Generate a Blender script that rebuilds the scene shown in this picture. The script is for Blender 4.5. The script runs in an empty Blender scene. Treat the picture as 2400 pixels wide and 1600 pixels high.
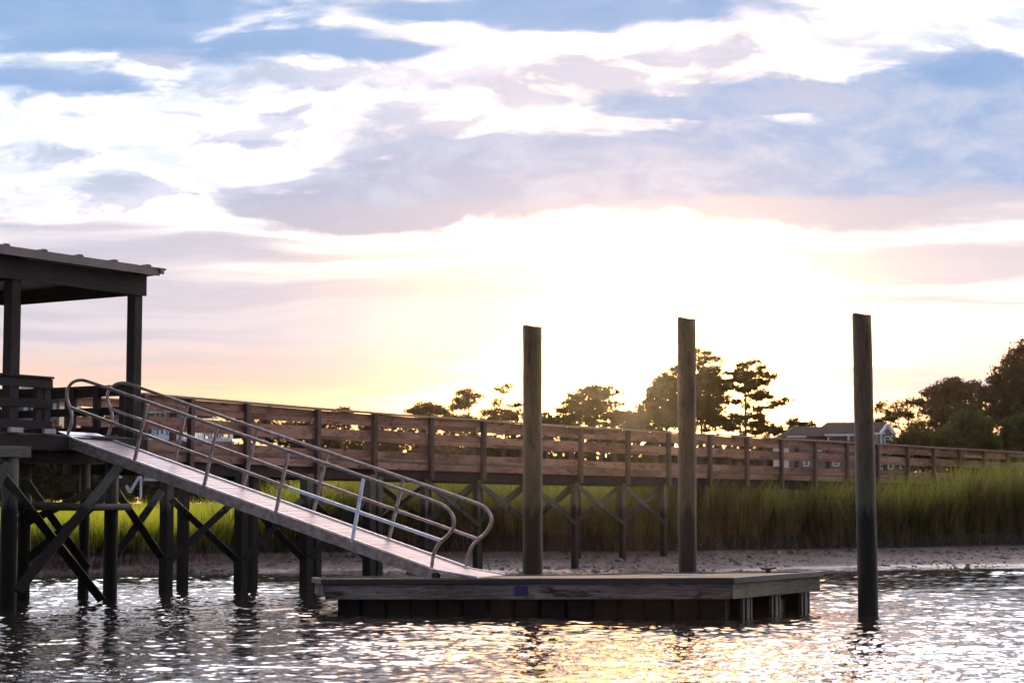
import bpy, math, random
import numpy as np
from mathutils import Vector, Matrix
random.seed(7); np.random.seed(7)
S = bpy.context.scene
COL = S.collection

# ------------------------------------------------------------------ camera
FPX, CAMH = 4667.0, 1.6                      # focal length in pixels of a 2400 px wide picture, eye height
PITCH = math.atan(400.0 / FPX)
cam_d = bpy.data.cameras.new('camera'); cam = bpy.data.objects.new('camera', cam_d); COL.objects.link(cam)
cam.location = (0, 0, CAMH); cam.rotation_euler = (math.pi / 2 + PITCH, 0, 0)
cam_d.sensor_width = 36.0; cam_d.lens = FPX / 2400 * 36
cam_d.clip_start = 0.1; cam_d.clip_end = 20000
cam_d.dof.use_dof = True; cam_d.dof.focus_distance = 34.0; cam_d.dof.aperture_fstop = 2.8
S.camera = cam
cp, sp_ = math.cos(PITCH), math.sin(PITCH)
def ray(x, y):
    a = (x - 1200) / FPX; b = (800 - y) / FPX
    return Vector((a, cp - b * sp_, sp_ + b * cp))
def atY(x, y, Y):
    r = ray(x, y); return Vector((0, 0, CAMH)) + r * (Y / r.y)
def atZ(x, y, Z):
    r = ray(x, y); return Vector((0, 0, CAMH)) + r * ((Z - CAMH) / r.z)
def onplane(x, y, P, n):
    r = ray(x, y); c = Vector((0, 0, CAMH)); return c + r * ((Vector(P) - c).dot(n) / r.dot(n))

# ------------------------------------------------------------------ node helpers
def setin(nt, sock, v):
    if isinstance(v, bpy.types.NodeSocket): nt.links.new(v, sock)
    elif v is not None: sock.default_value = v
def Mt(nt, op, a, b=None, c=None, clamp=False):
    n = nt.nodes.new('ShaderNodeMath'); n.operation = op; n.use_clamp = clamp
    for i, v in enumerate((a, b, c)):
        if v is not None: setin(nt, n.inputs[i], v)
    return n.outputs[0]
def VMt(nt, op, a, b=None, out=0):
    n = nt.nodes.new('ShaderNodeVectorMath'); n.operation = op
    setin(nt, n.inputs[0], a)
    if b is not None: setin(nt, n.inputs[1], b)
    return n.outputs[out]
def comb(nt, x, y, z):
    n = nt.nodes.new('ShaderNodeCombineXYZ')
    for i, v in enumerate((x, y, z)): setin(nt, n.inputs[i], v)
    return n.outputs[0]
def sep(nt, v):
    n = nt.nodes.new('ShaderNodeSeparateXYZ'); nt.links.new(v, n.inputs[0]); return n.outputs
def noise(nt, vec, scale, detail=4, rough=0.55, dist=0.0, out='Fac'):
    n = nt.nodes.new('ShaderNodeTexNoise'); setin(nt, n.inputs['Vector'], vec)
    n.inputs['Scale'].default_value = scale; n.inputs['Detail'].default_value = detail
    n.inputs['Roughness'].default_value = rough; n.inputs['Distortion'].default_value = dist
    return n.outputs[out]
def mix(nt, f, a, b, blend='MIX'):
    n = nt.nodes.new('ShaderNodeMix'); n.data_type = 'RGBA'; n.blend_type = blend
    setin(nt, n.inputs[0], f)
    for s, v in ((n.inputs[6], a), (n.inputs[7], b)):
        if isinstance(v, tuple) and len(v) == 3: v = v + (1,)
        setin(nt, s, v)
    return n.outputs[2]
def sstep(nt, v, lo, hi, a=0.0, b=1.0):
    n = nt.nodes.new('ShaderNodeMapRange'); n.interpolation_type = 'SMOOTHSTEP'
    for i, q in enumerate((v, lo, hi, a, b)): setin(nt, n.inputs[i], q)
    return n.outputs[0]

# ------------------------------------------------------------------ sky (direction-based clouds over a Nishita sky)
SUN_EL = math.atan(250 / FPX); SUN_AZ = math.atan(285 / FPX)
sun_dir = Vector((math.sin(SUN_AZ) * math.cos(SUN_EL), math.cos(SUN_AZ) * math.cos(SUN_EL), math.sin(SUN_EL)))
W = bpy.data.worlds.new("World"); S.world = W; W.use_nodes = True
nt = W.node_tree; nt.nodes.clear()
wout = nt.nodes.new('ShaderNodeOutputWorld'); bg = nt.nodes.new('ShaderNodeBackground')
nt.links.new(bg.outputs[0], wout.inputs[0])
tc = nt.nodes.new('ShaderNodeTexCoord'); D = tc.outputs['Generated']
dx, dy, dz = sep(nt, D)
yc = Mt(nt, 'MAXIMUM', dy, 0.35)
P = Mt(nt, 'MULTIPLY', Mt(nt, 'DIVIDE', dx, yc), 4.667)       # kilopixels to the right of the view axis
Q = Mt(nt, 'MULTIPLY', Mt(nt, 'DIVIDE', dz, yc), 4.667)       # kilopixels above the horizon
PQ = comb(nt, P, Q, 0.0)
warp = noise(nt, VMt(nt, 'MULTIPLY', PQ, (1.6, 4.5, 1)), 1.0, 3, 0.5, 0, 'Color')
warp = VMt(nt, 'MULTIPLY', VMt(nt, 'SUBTRACT', warp, (0.5, 0.5, 0.5)), (0.34, 0.12, 0))
PW = VMt(nt, 'ADD', PQ, warp)
nz_big = noise(nt, VMt(nt, 'MULTIPLY', PW, (1.7, 6.0, 1)), 1.3, 9, 0.60, 0.2)
nz_puff = noise(nt, VMt(nt, 'MULTIPLY', PW, (5.0, 11.0, 1)), 1.0, 8, 0.62, 0.3)
nz_str = noise(nt, VMt(nt, 'ADD', VMt(nt, 'MULTIPLY', PW, (0.8, 13.0, 1)), (3.1, 1.7, 0)), 1.3, 7, 0.55, 0.2)
def blobs(lst, base=None):
    out = base
    for (cx, cy, rx, ry) in lst:          # given in pixels of the photograph
        c = ((cx - 1200) / 1000, (1200 - cy) / 1000, 0)
        v = VMt(nt, 'MULTIPLY', VMt(nt, 'SUBTRACT', PW, c), (1000 / rx, 1000 / ry, 0))
        l = Mt(nt, 'SUBTRACT', 1.0, VMt(nt, 'LENGTH', v, None, 1))
        out = l if out is None else Mt(nt, 'MAXIMUM', out, l)
    return out
def cover(lst, nz, amp, lo, hi):
    b = blobs(lst)
    n = Mt(nt, 'MULTIPLY', Mt(nt, 'SUBTRACT', nz, 0.5), amp)
    return sstep(nt, Mt(nt, 'ADD', b, n), lo, hi)
# base: thin bright overcast, warmer and yellower near the horizon
whit = mix(nt, sstep(nt, nz_big, 0.42, 0.60), (2.0, 1.8, 1.82), (0.80, 0.90, 1.03))
whit = mix(nt, sstep(nt, Mt(nt, 'ADD', nz_str, Mt(nt, 'MULTIPLY', nz_puff, 0.5)), 0.72, 0.92), whit, (0.78, 0.86, 1.0))
whit = mix(nt, sstep(nt, Q, 1.22, 1.45), whit, (6.6, 6.1, 6.4))  # unseen sky above the view, boosted to whiten the water's reflections
low = mix(nt, sstep(nt, P, -0.9, 0.5), (1.35, 0.84, 0.35), (2.1, 1.18, 0.62))
base = mix(nt, sstep(nt, Q, 0.22, 0.46), low, mix(nt, sstep(nt, Q, 0.42, 0.80), (1.55, 1.15, 0.95), whit))
# glow round the sun, laid behind the clouds
sd = comb(nt, sun_dir.x, sun_dir.y, sun_dir.z)
one = Mt(nt, 'SUBTRACT', 1.0, VMt(nt, 'DOT_PRODUCT', VMt(nt, 'NORMALIZE', D), sd, 1))
def glow(k, p): return Mt(nt, 'POWER', Mt(nt, 'DIVIDE', k, Mt(nt, 'ADD', one, k)), p)
g1 = glow(0.00035, 2.0); g2 = glow(0.0062, 3.2)
wide = mix(nt, g2, (0, 0, 0), (13.0, 7.0, 2.0))
core = mix(nt, g1, (0, 0, 0), (40, 21, 6))
gold_fill = Mt(nt, 'SUBTRACT', 1.0, VMt(nt, 'LENGTH', VMt(nt, 'MULTIPLY', VMt(nt, 'SUBTRACT', PW, (0.22, 1.0, 0)), (1.15, 0.60, 0)), None, 1))  # gold patch, largely above the view, added to gild the water
base = mix(nt, Mt(nt, 'MULTIPLY', sstep(nt, gold_fill, 0.0, 0.7), sstep(nt, Mt(nt, 'ABSOLUTE', Mt(nt, 'SUBTRACT', Q, 0.95)), 0.27, 0.42, 0.06, 1.0)), base, (8.5, 3.9, 1.1))
col = VMt(nt, 'ADD', base, wide)
def veil(col, amount, tint, through=0.003):
    """lay a cloud of colour tint over the sky; a little of the sun's glow comes through it"""
    t = VMt(nt, 'ADD', tint, VMt(nt, 'MULTIPLY', wide, (through, through, through)))
    return mix(nt, amount, col, t)
nz_mix = Mt(nt, 'ADD', Mt(nt, 'MULTIPLY', nz_big, 0.55), Mt(nt, 'MULTIPLY', nz_puff, 0.45))
big = cover([(1150, 440, 800, 88), (1900, 405, 1000, 130), (1450, 400, 1050, 105), (860, 470, 460, 75), (1950, 370, 850, 190), (2250, 280, 600, 230), (2310, 160, 230, 100),
             (1620, 240, 360, 60), (1850, 210, 360, 80)], nz_mix, 1.5, 0.04, 0.40)
tint = mix(nt, sstep(nt, Mt(nt, 'ADD', Mt(nt, 'MULTIPLY', P, 0.22), Q), 0.66, 1.10), (0.42, 0.475, 0.68), (0.29, 0.45, 0.74))
tint = mix(nt, sstep(nt, nz_puff, 0.38, 0.68), tint, (0.54, 0.61, 0.80))
tint = mix(nt, sstep(nt, Q, 0.69, 0.76), (0.50, 0.51, 0.66), tint)
col = veil(col, Mt(nt, 'MULTIPLY', big, 0.985), tint)
puffs = cover([(300, 440, 420, 80), (200, 340, 260, 60), (560, 300, 280, 90), (900, 250, 260, 70), (1250, 235, 300, 80), (1560, 110, 500, 60), (1150, 180, 1500, 120), (650, 270, 400, 90), (1050, 300, 300, 60), (350, 100, 500, 70)],
              nz_puff, 2.5, 0.36, 0.85)
col = veil(col, Mt(nt, 'MULTIPLY', puffs, 0.80), (0.46, 0.53, 0.74))
wisp = noise(nt, VMt(nt, 'ADD', VMt(nt, 'MULTIPLY', PW, (7.0, 20.0, 1)), (5.3, 2.2, 0)), 1.0, 7, 0.6, 0.4)
wisp = Mt(nt, 'MULTIPLY', sstep(nt, wisp, 0.50, 0.68), sstep(nt, Mt(nt, 'ADD', nz_big, Mt(nt, 'MULTIPLY', Q, 0.1)), 0.48, 0.62))
col = veil(col, Mt(nt, 'MULTIPLY', Mt(nt, 'MULTIPLY', wisp, sstep(nt, Q, 0.60, 0.75)), 0.55), (0.55, 0.65, 0.85))
blue = cover([(200, 20, 800, 110), (640, 85, 400, 55), (60, 165, 400, 70), (1350, 10, 700, 75), (900, 108, 360, 45), (2320, 150, 170, 80)],
             nz_big, 1.5, 0.0, 0.55)
col = veil(col, Mt(nt, 'MULTIPLY', blue, 0.95), mix(nt, nz_puff, (0.14, 0.33, 0.66), (0.36, 0.53, 0.82)))
lows = cover([(450, 770, 1100, 250), (1000, 740, 480, 190), (1150, 655, 330, 55), (200, 600, 620, 150)], nz_str, 1.2, -0.08, 0.50)
col = veil(col, Mt(nt, 'MULTIPLY', lows, 0.92), mix(nt, sstep(nt, Mt(nt, 'ADD', Q, Mt(nt, 'MULTIPLY', nz_str, 0.16)), 0.38, 0.50), (0.86, 0.62, 0.55), mix(nt, sstep(nt, nz_str, 0.40, 0.62), (0.68, 0.66, 0.77), (0.54, 0.55, 0.69))))
rstr = cover([(2150, 610, 620, 140), (1750, 655, 560, 60), (2300, 500, 560, 80), (1950, 490, 600, 40), (2150, 900, 500, 60)], nz_str, 2.5, 0.10, 0.70)
col = veil(col, Mt(nt, 'MULTIPLY', rstr, 0.85), (0.62, 0.59, 0.70), 0.06)
col = VMt(nt, 'ADD', col, core)
# the part of the sky away from the sunset is dimmer and bluer
back = mix(nt, sstep(nt, dz, 0.0, 0.8), (0.36, 0.41, 0.54), (0.42, 0.48, 0.64))
col = mix(nt, sstep(nt, dy, -0.05, 0.85), back, col)
col = mix(nt, sstep(nt, dz, 0.42, 0.85), col, back)
sky = nt.nodes.new('ShaderNodeTexSky'); sky.sky_type = 'NISHITA'; sky.sun_disc = False
sky.sun_elevation = SUN_EL; sky.sun_rotation = SUN_AZ
nish = VMt(nt, 'MULTIPLY', sky.outputs[0], (0.006, 0.006, 0.006))
col = VMt(nt, 'ADD', col, nish)
nt.links.new(col, bg.inputs['Color']); bg.inputs['Strength'].default_value = 1.0

sl = bpy.data.lights.new('sun', 'SUN'); sun = bpy.data.objects.new('sun', sl); COL.objects.link(sun)
sl.energy = 3.5; sl.angle = math.radians(0.6); sl.color = (1.0, 0.72, 0.42)
SL_EL = SUN_EL + math.radians(1.1)
sun.rotation_euler = Vector((math.sin(SUN_AZ) * math.cos(SL_EL), math.cos(SUN_AZ) * math.cos(SL_EL), math.sin(SL_EL))).to_track_quat('Z', 'Y').to_euler()

S.view_settings.view_transform = 'Standard'; S.view_settings.look = 'None'
S.view_settings.exposure = 0.0; S.view_settings.gamma = 1.0
S.cycles.max_bounces = 6; S.cycles.diffuse_bounces = 3; S.cycles.transparent_max_bounces = 6

# ------------------------------------------------------------------ materials
def newmat(name):
    m = bpy.data.materials.new(name); m.use_nodes = True
    nt = m.node_tree; b = nt.nodes['Principled BSDF']; return m, nt, b
def bump(nt, b, h, strength=0.3, dist=0.02):
    n = nt.nodes.new('ShaderNodeBump'); n.inputs['Strength'].default_value = strength; n.inputs['Distance'].default_value = dist
    nt.links.new(h, n.inputs['Height']); nt.links.new(n.outputs[0], b.inputs['Normal'])
def wood(name, c1, c2, tide=None, rough=0.8, pscale=(2.6, 9, 1), patches=0.5, tonal=0.7):
    m, nt, b = newmat(name)
    uv = nt.nodes.new('ShaderNodeTexCoord').outputs['UV']
    geo = nt.nodes.new('ShaderNodeNewGeometry').outputs['Position']
    g = noise(nt, VMt(nt, 'MULTIPLY', uv, (2.2, 34, 1)), 1.0, 6, 0.65, 0.6)
    tone = noise(nt, VMt(nt, 'MULTIPLY', uv, (0.35, 0.35, 1)), 1.0, 2, 0.5)
    pt = noise(nt, VMt(nt, 'MULTIPLY', uv, pscale), 1.0, 5, 0.7, 0.8)
    f = Mt(nt, 'ADD', Mt(nt, 'MULTIPLY', g, 0.8), Mt(nt, 'MULTIPLY', tone, tonal))
    col = mix(nt, sstep(nt, f, 0.5 + (tonal - .7) * .3, 1.0 + (tonal - .7) * .6), c1, c2)
    dk = tuple(v * 0.38 for v in c1)
    col = mix(nt, Mt(nt, 'MULTIPLY', sstep(nt, pt, 0.50, 0.68), patches), col, dk)
    rgh = rough
    if tide is not None:
        z = sep(nt, geo)[2]
        n2 = noise(nt, VMt(nt, 'MULTIPLY', geo, (9, 9, 1.6)), 1.0, 5, 0.6)
        zz = Mt(nt, 'ADD', z, Mt(nt, 'MULTIPLY', Mt(nt, 'SUBTRACT', n2, 0.5), 0.75))
        f2 = sstep(nt, zz, tide - 0.16, tide + 0.12, 1.0, 0.0)
        bio = mix(nt, noise(nt, geo, 22, 5, 0.7), (0.004, 0.004, 0.004), (0.014, 0.012, 0.010))
        green = sstep(nt, zz, tide + 0.05, tide + 1.2, 0.5, 0.0)
        col = mix(nt, green, col, (0.055, 0.065, 0.040))
        col = mix(nt, f2, col, bio)
    nt.links.new(col, b.inputs['Base Color'])
    b.inputs['Roughness'].default_value = rgh; b.inputs['Specular IOR Level'].default_value = 0.2
    bump(nt, b, g, 0.5, 0.01)
    return m
def plain(name, c, rough=0.6, metal=0.0, var=0.25, scale=6, c2=None, bm=0.0):
    m, nt, b = newmat(name)
    geo = nt.nodes.new('ShaderNodeNewGeometry').outputs['Position']
    n = noise(nt, geo, scale, 5, 0.6)
    c2 = c2 or tuple(v * (1 - var) for v in c)
    col = mix(nt, sstep(nt, n, 0.35, 0.65), c, c2)
    nt.links.new(col, b.inputs['Base Color']); b.inputs['Roughness'].default_value = rough; b.inputs['Metallic'].default_value = metal
    if bm: bump(nt, b, noise(nt, geo, scale * 6, 4, 0.6), bm, 0.02)
    return m
M = {}
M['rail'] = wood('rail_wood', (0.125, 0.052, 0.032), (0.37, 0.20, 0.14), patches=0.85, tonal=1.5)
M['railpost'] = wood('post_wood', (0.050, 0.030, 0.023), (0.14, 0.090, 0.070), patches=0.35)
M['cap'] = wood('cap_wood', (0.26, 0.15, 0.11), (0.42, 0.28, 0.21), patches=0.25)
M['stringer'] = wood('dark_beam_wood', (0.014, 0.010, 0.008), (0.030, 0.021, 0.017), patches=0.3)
M['pile'] = wood('pile_wood', (0.07, 0.06, 0.048), (0.20, 0.17, 0.145), tide=1.75)
M['brace'] = wood('brace_wood', (0.05, 0.045, 0.038), (0.17, 0.15, 0.125), tide=1.75)
M['piling'] = wood('piling_wood', (0.026, 0.018, 0.011), (0.105, 0.075, 0.047), tide=1.66, patches=0.55, rough=0.62)
M['piling'].node_tree.nodes['Principled BSDF'].inputs['Specular IOR Level'].default_value = 0.25
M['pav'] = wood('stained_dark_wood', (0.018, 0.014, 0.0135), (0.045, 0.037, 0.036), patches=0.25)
M['deck'] = wood('deck_plank_wood', (0.10, 0.085, 0.07), (0.2, 0.17, 0.14))
M['dockdeck'] = wood('dock_plank_wood', (0.20, 0.14, 0.075), (0.36, 0.27, 0.16))
M['fascia'] = wood('weathered_grey_wood', (0.05, 0.038, 0.034), (0.27, 0.22, 0.21), patches=0.95, pscale=(1.3, 6, 1))
M['fascia_green'] = wood('mossy_wood', (0.06, 0.058, 0.034), (0.22, 0.19, 0.13), patches=0.6)
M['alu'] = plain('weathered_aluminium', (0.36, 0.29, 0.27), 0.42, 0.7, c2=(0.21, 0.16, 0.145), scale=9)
M['alubright'] = plain('pale_and_sky_tinted_aluminium', (0.72, 0.76, 0.88), 0.35, 0.35, scale=9)  # for pale edges; also paints a sky reflection on the middle rail
M['aludeck'] = plain('ramp_surface', (0.38, 0.315, 0.32), 0.5, 0.3, c2=(0.31, 0.25, 0.255), scale=5, bm=0.1)
M['rubber'] = plain('black_rubber', (0.018, 0.018, 0.02), 0.6)
M['float'] = plain('float_plastic', (0.010, 0.010, 0.010), 0.6, c2=(0.006, 0.006, 0.006), scale=3)
M['float'].node_tree.nodes['Principled BSDF'].inputs['Specular IOR Level'].default_value = 0.1
M['floatgrey'] = plain('grey_float', (0.05, 0.047, 0.043), 0.6, c2=(0.02, 0.019, 0.018), scale=12)
M['blue'] = plain('blue_paint', (0.010, 0.014, 0.11), 0.5)
M['mauve'] = plain('pale_base_plate', (0.46, 0.38, 0.42), 0.6)
M['roofmetal'] = plain('roof_metal', (0.13, 0.105, 0.10), 0.5, 0.4, scale=3)
M['steel'] = plain('galvanised_steel', (0.5, 0.5, 0.52), 0.4, 0.8)
M['shingle'] = plain('dark_shingle', (0.020, 0.016, 0.018), 1.0, scale=1.2)
M['shingle'].node_tree.nodes['Principled BSDF'].inputs['Specular IOR Level'].default_value = 0.05
M['bluegreyroof'] = plain('grey_shingle', (0.15, 0.14, 0.17), 0.9, scale=1.2)
M['brownroof'] = plain('brown_shingle', (0.11, 0.065, 0.05), 0.9, scale=1.2)
M['siding'] = plain('taupe_siding', (0.24, 0.18, 0.17), 0.8, scale=0.8)
M['teal'] = plain('teal_siding', (0.13, 0.40, 0.42), 0.8, scale=0.8)
M['trim'] = plain('white_trim', (0.80, 0.82, 0.88), 0.6, var=0.08)
M['glass'] = plain('window_glass', (0.03, 0.035, 0.045), 0.08)
M['bark'] = plain('bark', (0.06, 0.042, 0.03), 0.9, scale=3)
def foliage(name, c1, c2, trans, tr=0.45, sc=0.8, strch=(1, 1, 1)):
    m, nt, b = newmat(name)
    geo = nt.nodes.new('ShaderNodeNewGeometry').outputs['Position']
    n = noise(nt, VMt(nt, 'MULTIPLY', geo, strch), sc, 4, 0.6)
    col = mix(nt, sstep(nt, n, 0.38, 0.62), c1, c2)
    d = nt.nodes.new('ShaderNodeBsdfDiffuse'); t = nt.nodes.new('ShaderNodeBsdfTranslucent'); mx = nt.nodes.new('ShaderNodeMixShader')
    nt.links.new(col, d.inputs[0]); nt.links.new(mix(nt, 0.5, col, trans), t.inputs[0]); mx.inputs[0].default_value = tr
    nt.links.new(d.outputs[0], mx.inputs[1]); nt.links.new(t.outputs[0], mx.inputs[2])
    nt.links.new(mx.outputs[0], nt.nodes['Material Output'].inputs[0])
    return m
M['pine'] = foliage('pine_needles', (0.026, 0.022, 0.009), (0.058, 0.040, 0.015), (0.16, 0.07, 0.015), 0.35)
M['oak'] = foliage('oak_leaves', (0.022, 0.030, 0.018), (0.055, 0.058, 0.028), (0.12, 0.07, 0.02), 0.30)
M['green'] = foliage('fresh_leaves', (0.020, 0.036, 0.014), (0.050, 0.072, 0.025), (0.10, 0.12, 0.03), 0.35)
M['grass'] = foliage('marsh_grass_blades', (0.024, 0.036, 0.012), (0.15, 0.15, 0.045), (0.36, 0.36, 0.06), 0.55, 1.0, (2.6, 1.2, .35))
M['suntintgrass'] = foliage('sun_tinted_grass_blades', (0.12, 0.18, 0.02), (0.36, 0.34, 0.04), (0.75, 0.75, 0.03), 0.55, 1.0, (.6, .3, .2))  # brighter copy of the marsh grass, sunlight put into its colour
M['drygrass'] = foliage('old_grass_blades', (0.014, 0.012, 0.008), (0.15, 0.10, 0.065), (0.26, 0.20, 0.07), 0.40, 1.0, (3.5, 1.5, .5))

# ------------------------------------------------------------------ mesh builder
class MB:
    def __init__(s): s.v = []; s.f = []; s.uv = []
    def hexa(s, c, L=None):
        """c: 8 corners, 0-3 at the start end, 4-7 at the far end"""
        o = len(s.v); s.v += [Vector(p) for p in c]
        L = L if L is not None else (Vector(c[4]) - Vector(c[0])).length
        w = (Vector(c[1]) - Vector(c[0])).length; h = (Vector(c[3]) - Vector(c[0])).length
        ox, oy = random.uniform(0, 90), random.uniform(0, 90)
        for q in ((0, 1, 2, 3), (4, 7, 6, 5)):
            s.f.append([o + i for i in q]); s.uv.append([(ox, oy), (ox + .02, oy), (ox + .02, oy + h), (ox, oy + h)])
        for k, (a, b) in enumerate(((0, 1), (1, 2), (2, 3), (3, 0))):
            t = w if k % 2 == 0 else h
            s.f.append([o + a, o + a + 4, o + b + 4, o + b])
            y0 = oy + k * 0.37
            s.uv.append([(ox, y0), (ox + L, y0), (ox + L, y0 + t), (ox, y0 + t)])
    def beam(s, p0, p1, w, h, up=(0, 0, 1)):
        """box from p0 to p1 (centre line), w across, h along up"""
        p0, p1 = Vector(p0), Vector(p1); d = (p1 - p0).normalized(); up = Vector(up)
        sd = d.cross(up).normalized(); u2 = sd.cross(d).normalized()
        a, b = sd * w / 2, u2 * h / 2
        s.hexa([p0 - a - b, p0 + a - b, p0 + a + b, p0 - a + b, p1 - a - b, p1 + a - b, p1 + a + b, p1 - a + b])
    def vbox(s, c, du, wu, wv, z0, z1):
        """upright box centred on c (x,y), sides along the horizontal direction du"""
        du = Vector((du[0], du[1], 0)).normalized(); dv = Vector((-du.y, du.x, 0))
        s.beam((c[0], c[1], z0), (c[0], c[1], z1), wv, wu, up=du)
    def tube(s, pts, r, n=10, cap=True):
        pts = [Vector(p) for p in pts]; k = len(pts)
        rs = r if isinstance(r, (list, tuple)) else [r] * k
        o = len(s.v); prev = None; dist = 0; ox, oy = random.uniform(0, 90), random.uniform(0, 90)
        ds = []
        for i, p in enumerate(pts):
            d = (pts[min(i + 1, k - 1)] - pts[max(i - 1, 0)]).normalized()
            if prev is None:
                ref = Vector((0, 0, 1)) if abs(d.z) < 0.9 else Vector((1, 0, 0)); a = d.cross(ref).normalized()
            else: a = (prev - d * prev.dot(d)).normalized()
            prev = a; b = d.cross(a)
            for j in range(n):
                t = 2 * math.pi * j / n; s.v.append(p + (a * math.cos(t) + b * math.sin(t)) * rs[i])
            if i: dist += (p - pts[i - 1]).length
            ds.append(dist)
        cir = 2 * math.pi * rs[0]
        for i in range(k - 1):
            for j in range(n):
                j2 = (j + 1) % n
                s.f.append([o + i * n + j, o + i * n + j2, o + (i + 1) * n + j2, o + (i + 1) * n + j])
                y0, y1 = oy + cir * j / n, oy + cir * (j + 1) / n
                s.uv.append([(ox + ds[i], y0), (ox + ds[i], y1), (ox + ds[i + 1], y1), (ox + ds[i + 1], y0)])
        if cap:
            for base, rev in ((o, True), (o + (k - 1) * n, False)):
                q = list(range(base, base + n)); q = q[::-1] if rev else q
                s.f.append(q); s.uv.append([(ox + s.v[i].x, oy + s.v[i].y) for i in q])
    def poly(s, pts, uvs=None):
        o = len(s.v); s.v += [Vector(p) for p in pts]; s.f.append(list(range(o, o + len(pts))))
        s.uv.append(uvs or [(p[0], p[1]) for p in pts])
    def slab(s, pts, th):
        """polygon pts (counter-clockwise seen from above) given a thickness downward"""
        pts = [Vector(p) for p in pts]; n = len(pts); lo = [p - Vector((0, 0, th)) for p in pts]
        s.poly(pts); s.poly(lo[::-1])
        for i in range(n):
            j = (i + 1) % n; s.poly([lo[i], lo[j], pts[j], pts[i]])
    def build(s, name, mat, parent=None, smooth=False, bevel=0.0, org=(0, 0, 0)):
        me = bpy.data.meshes.new(name)
        org = Vector(parent['_o']) if parent is not None and '_o' in parent else Vector(org)
        me.from_pydata([tuple(v - org) for v in s.v], [], s.f)
        uvl = me.uv_layers.new(name='UVMap'); flat = [c for f in s.uv for uv in f for c in uv]
        uvl.data.foreach_set('uv', flat)
        me.materials.append(mat)
        if smooth:
            for p in me.polygons: p.use_smooth = len(p.vertices) == 4
        o = bpy.data.objects.new(name, me); COL.objects.link(o)
        if parent is not None: o.parent = parent
        else: o.location = org
        if bevel:
            b = o.modifiers.new('bevel', 'BEVEL'); b.width = bevel; b.segments = 2; b.limit_method = 'ANGLE'
        return o
def tag(o, label=None, cat=None, group=None, kind=None):
    if label: o['label'] = label
    if cat: o['category'] = cat
    if group: o['group'] = group
    if kind: o['kind'] = kind
    return o
def thing(name, label, cat, loc, group=None):
    o = bpy.data.objects.new(name, None); COL.objects.link(o); o.location = loc; o.empty_display_size = 0.3
    o['_o'] = tuple(loc); tag(o, label, cat, group); return o
def sub(o, parent):           # make o (built at world coordinates like its siblings) a child of a part
    o.parent = parent; return o
def rawmesh(name, V, F, mat, parent=None, smooth=False, org=(0, 0, 0)):
    V = np.asarray(V, dtype=np.float32); F = np.asarray(F, dtype=np.int32)
    org = np.array(parent['_o'] if parent is not None and '_o' in parent else org, dtype=np.float32)
    me = bpy.data.meshes.new(name); nf, k = F.shape
    me.vertices.add(len(V)); me.vertices.foreach_set('co', (V - org).ravel())
    me.loops.add(nf * k); me.loops.foreach_set('vertex_index', F.ravel())
    me.polygons.add(nf); me.polygons.foreach_set('loop_start', np.arange(0, nf * k, k, dtype=np.int32))
    me.polygons.foreach_set('use_smooth', np.full(nf, smooth, dtype=bool))
    me.update(calc_edges=True); me.validate(); me.materials.append(mat)
    o = bpy.data.objects.new(name, me); COL.objects.link(o)
    if parent is not None: o.parent = parent
    else: o.location = tuple(org.tolist())
    return o

# ------------------------------------------------------------------ ground: river bed, mud shore, bank and marsh in one sheet
XS = [-400, -40, -20, -13.5, -11.2, -9.2, -6.5, -4, 0, 3, 6, 9, 12.5, 17.5, 30, 400]
YSH = [49, 49, 49, 50, 51.0, 52.3, 53, 53, 52.5, 52, 52.5, 56, 57.5, 58, 60, 60]        # water's edge
YBK = [50, 50, 50.2, 50.9, 51.8, 53.4, 56.4, 57, 57.5, 57.5, 58.5, 60.6, 63.2, 68, 75, 75]  # foot of the grassy bank
ZBK = [.05, .05, .05, .05, .07, .14, .36, .38, .40, .42, .44, .44, .44, .46, .5, .5]
def vnoise(X, Y, seed=0, octs=4):
    rs = np.random.RandomState(seed); out = 0
    for k in range(octs):
        f = 2.0 ** k; a = rs.uniform(0, 6.28, 3); th = rs.uniform(0, 3.14, 3)
        for j in range(3):
            out = out + np.sin((X * math.cos(th[j]) + Y * math.sin(th[j])) * f * (1 + .37 * j) + a[j] + 1.3 * np.sin(Y * f * .7 + a[j - 1])) / (f ** 0.8)
    return out / 6
def ground_h(X, Y):
    X = np.asarray(X, float); Y = np.asarray(Y, float)
    ys = np.interp(X, XS, YSH) + 0.35 * vnoise(X * 0.9, X * 0 + 1, 3)
    yb = np.maximum(np.interp(X, XS, YBK) + 0.30 * vnoise(X * 1.1, X * 0 + 3, 4), ys + .5); zb = np.interp(X, XS, ZBK)
    t = np.clip((Y - ys) / (yb - ys), 0, 1)
    z = np.where(Y < ys, np.maximum(-(ys - Y) * 0.10, -1.6), zb * t ** 0.9)
    z = z + 0.035 * vnoise(X * 2.3, Y * 2.3, 5) * np.clip(t * 6 + .3, 0, 1) * (Y < yb)
    z = z + 0.58 * np.clip((Y - yb) / 0.30, 0, 1) + 0.20 * np.clip((Y - yb) / 9, 0, 1) + 1.6 * np.clip((Y - 85) / 80, 0, 1)
    z = z + 0.05 * vnoise(X * 1.2, Y * 1.2, 6) * (Y > yb)
    return z
def axis(a, b, st, lo, hi):
    mid = np.arange(a, b, st); out_l = []; x = a; s = st
    while x > lo: s *= 1.35; x -= s; out_l.append(max(x, lo))
    out_r = []; x = mid[-1]; s = st
    while x < hi: s *= 1.35; x += s; out_r.append(min(x, hi))
    return np.array(out_l[::-1] + list(mid) + out_r)
gx = axis(-17, 22, 0.14, -1800, 1800); gy = axis(47, 72, 0.10, -200, 1800)
GX, GY = np.meshgrid(gx, gy); GZ = ground_h(GX, GY)
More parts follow.
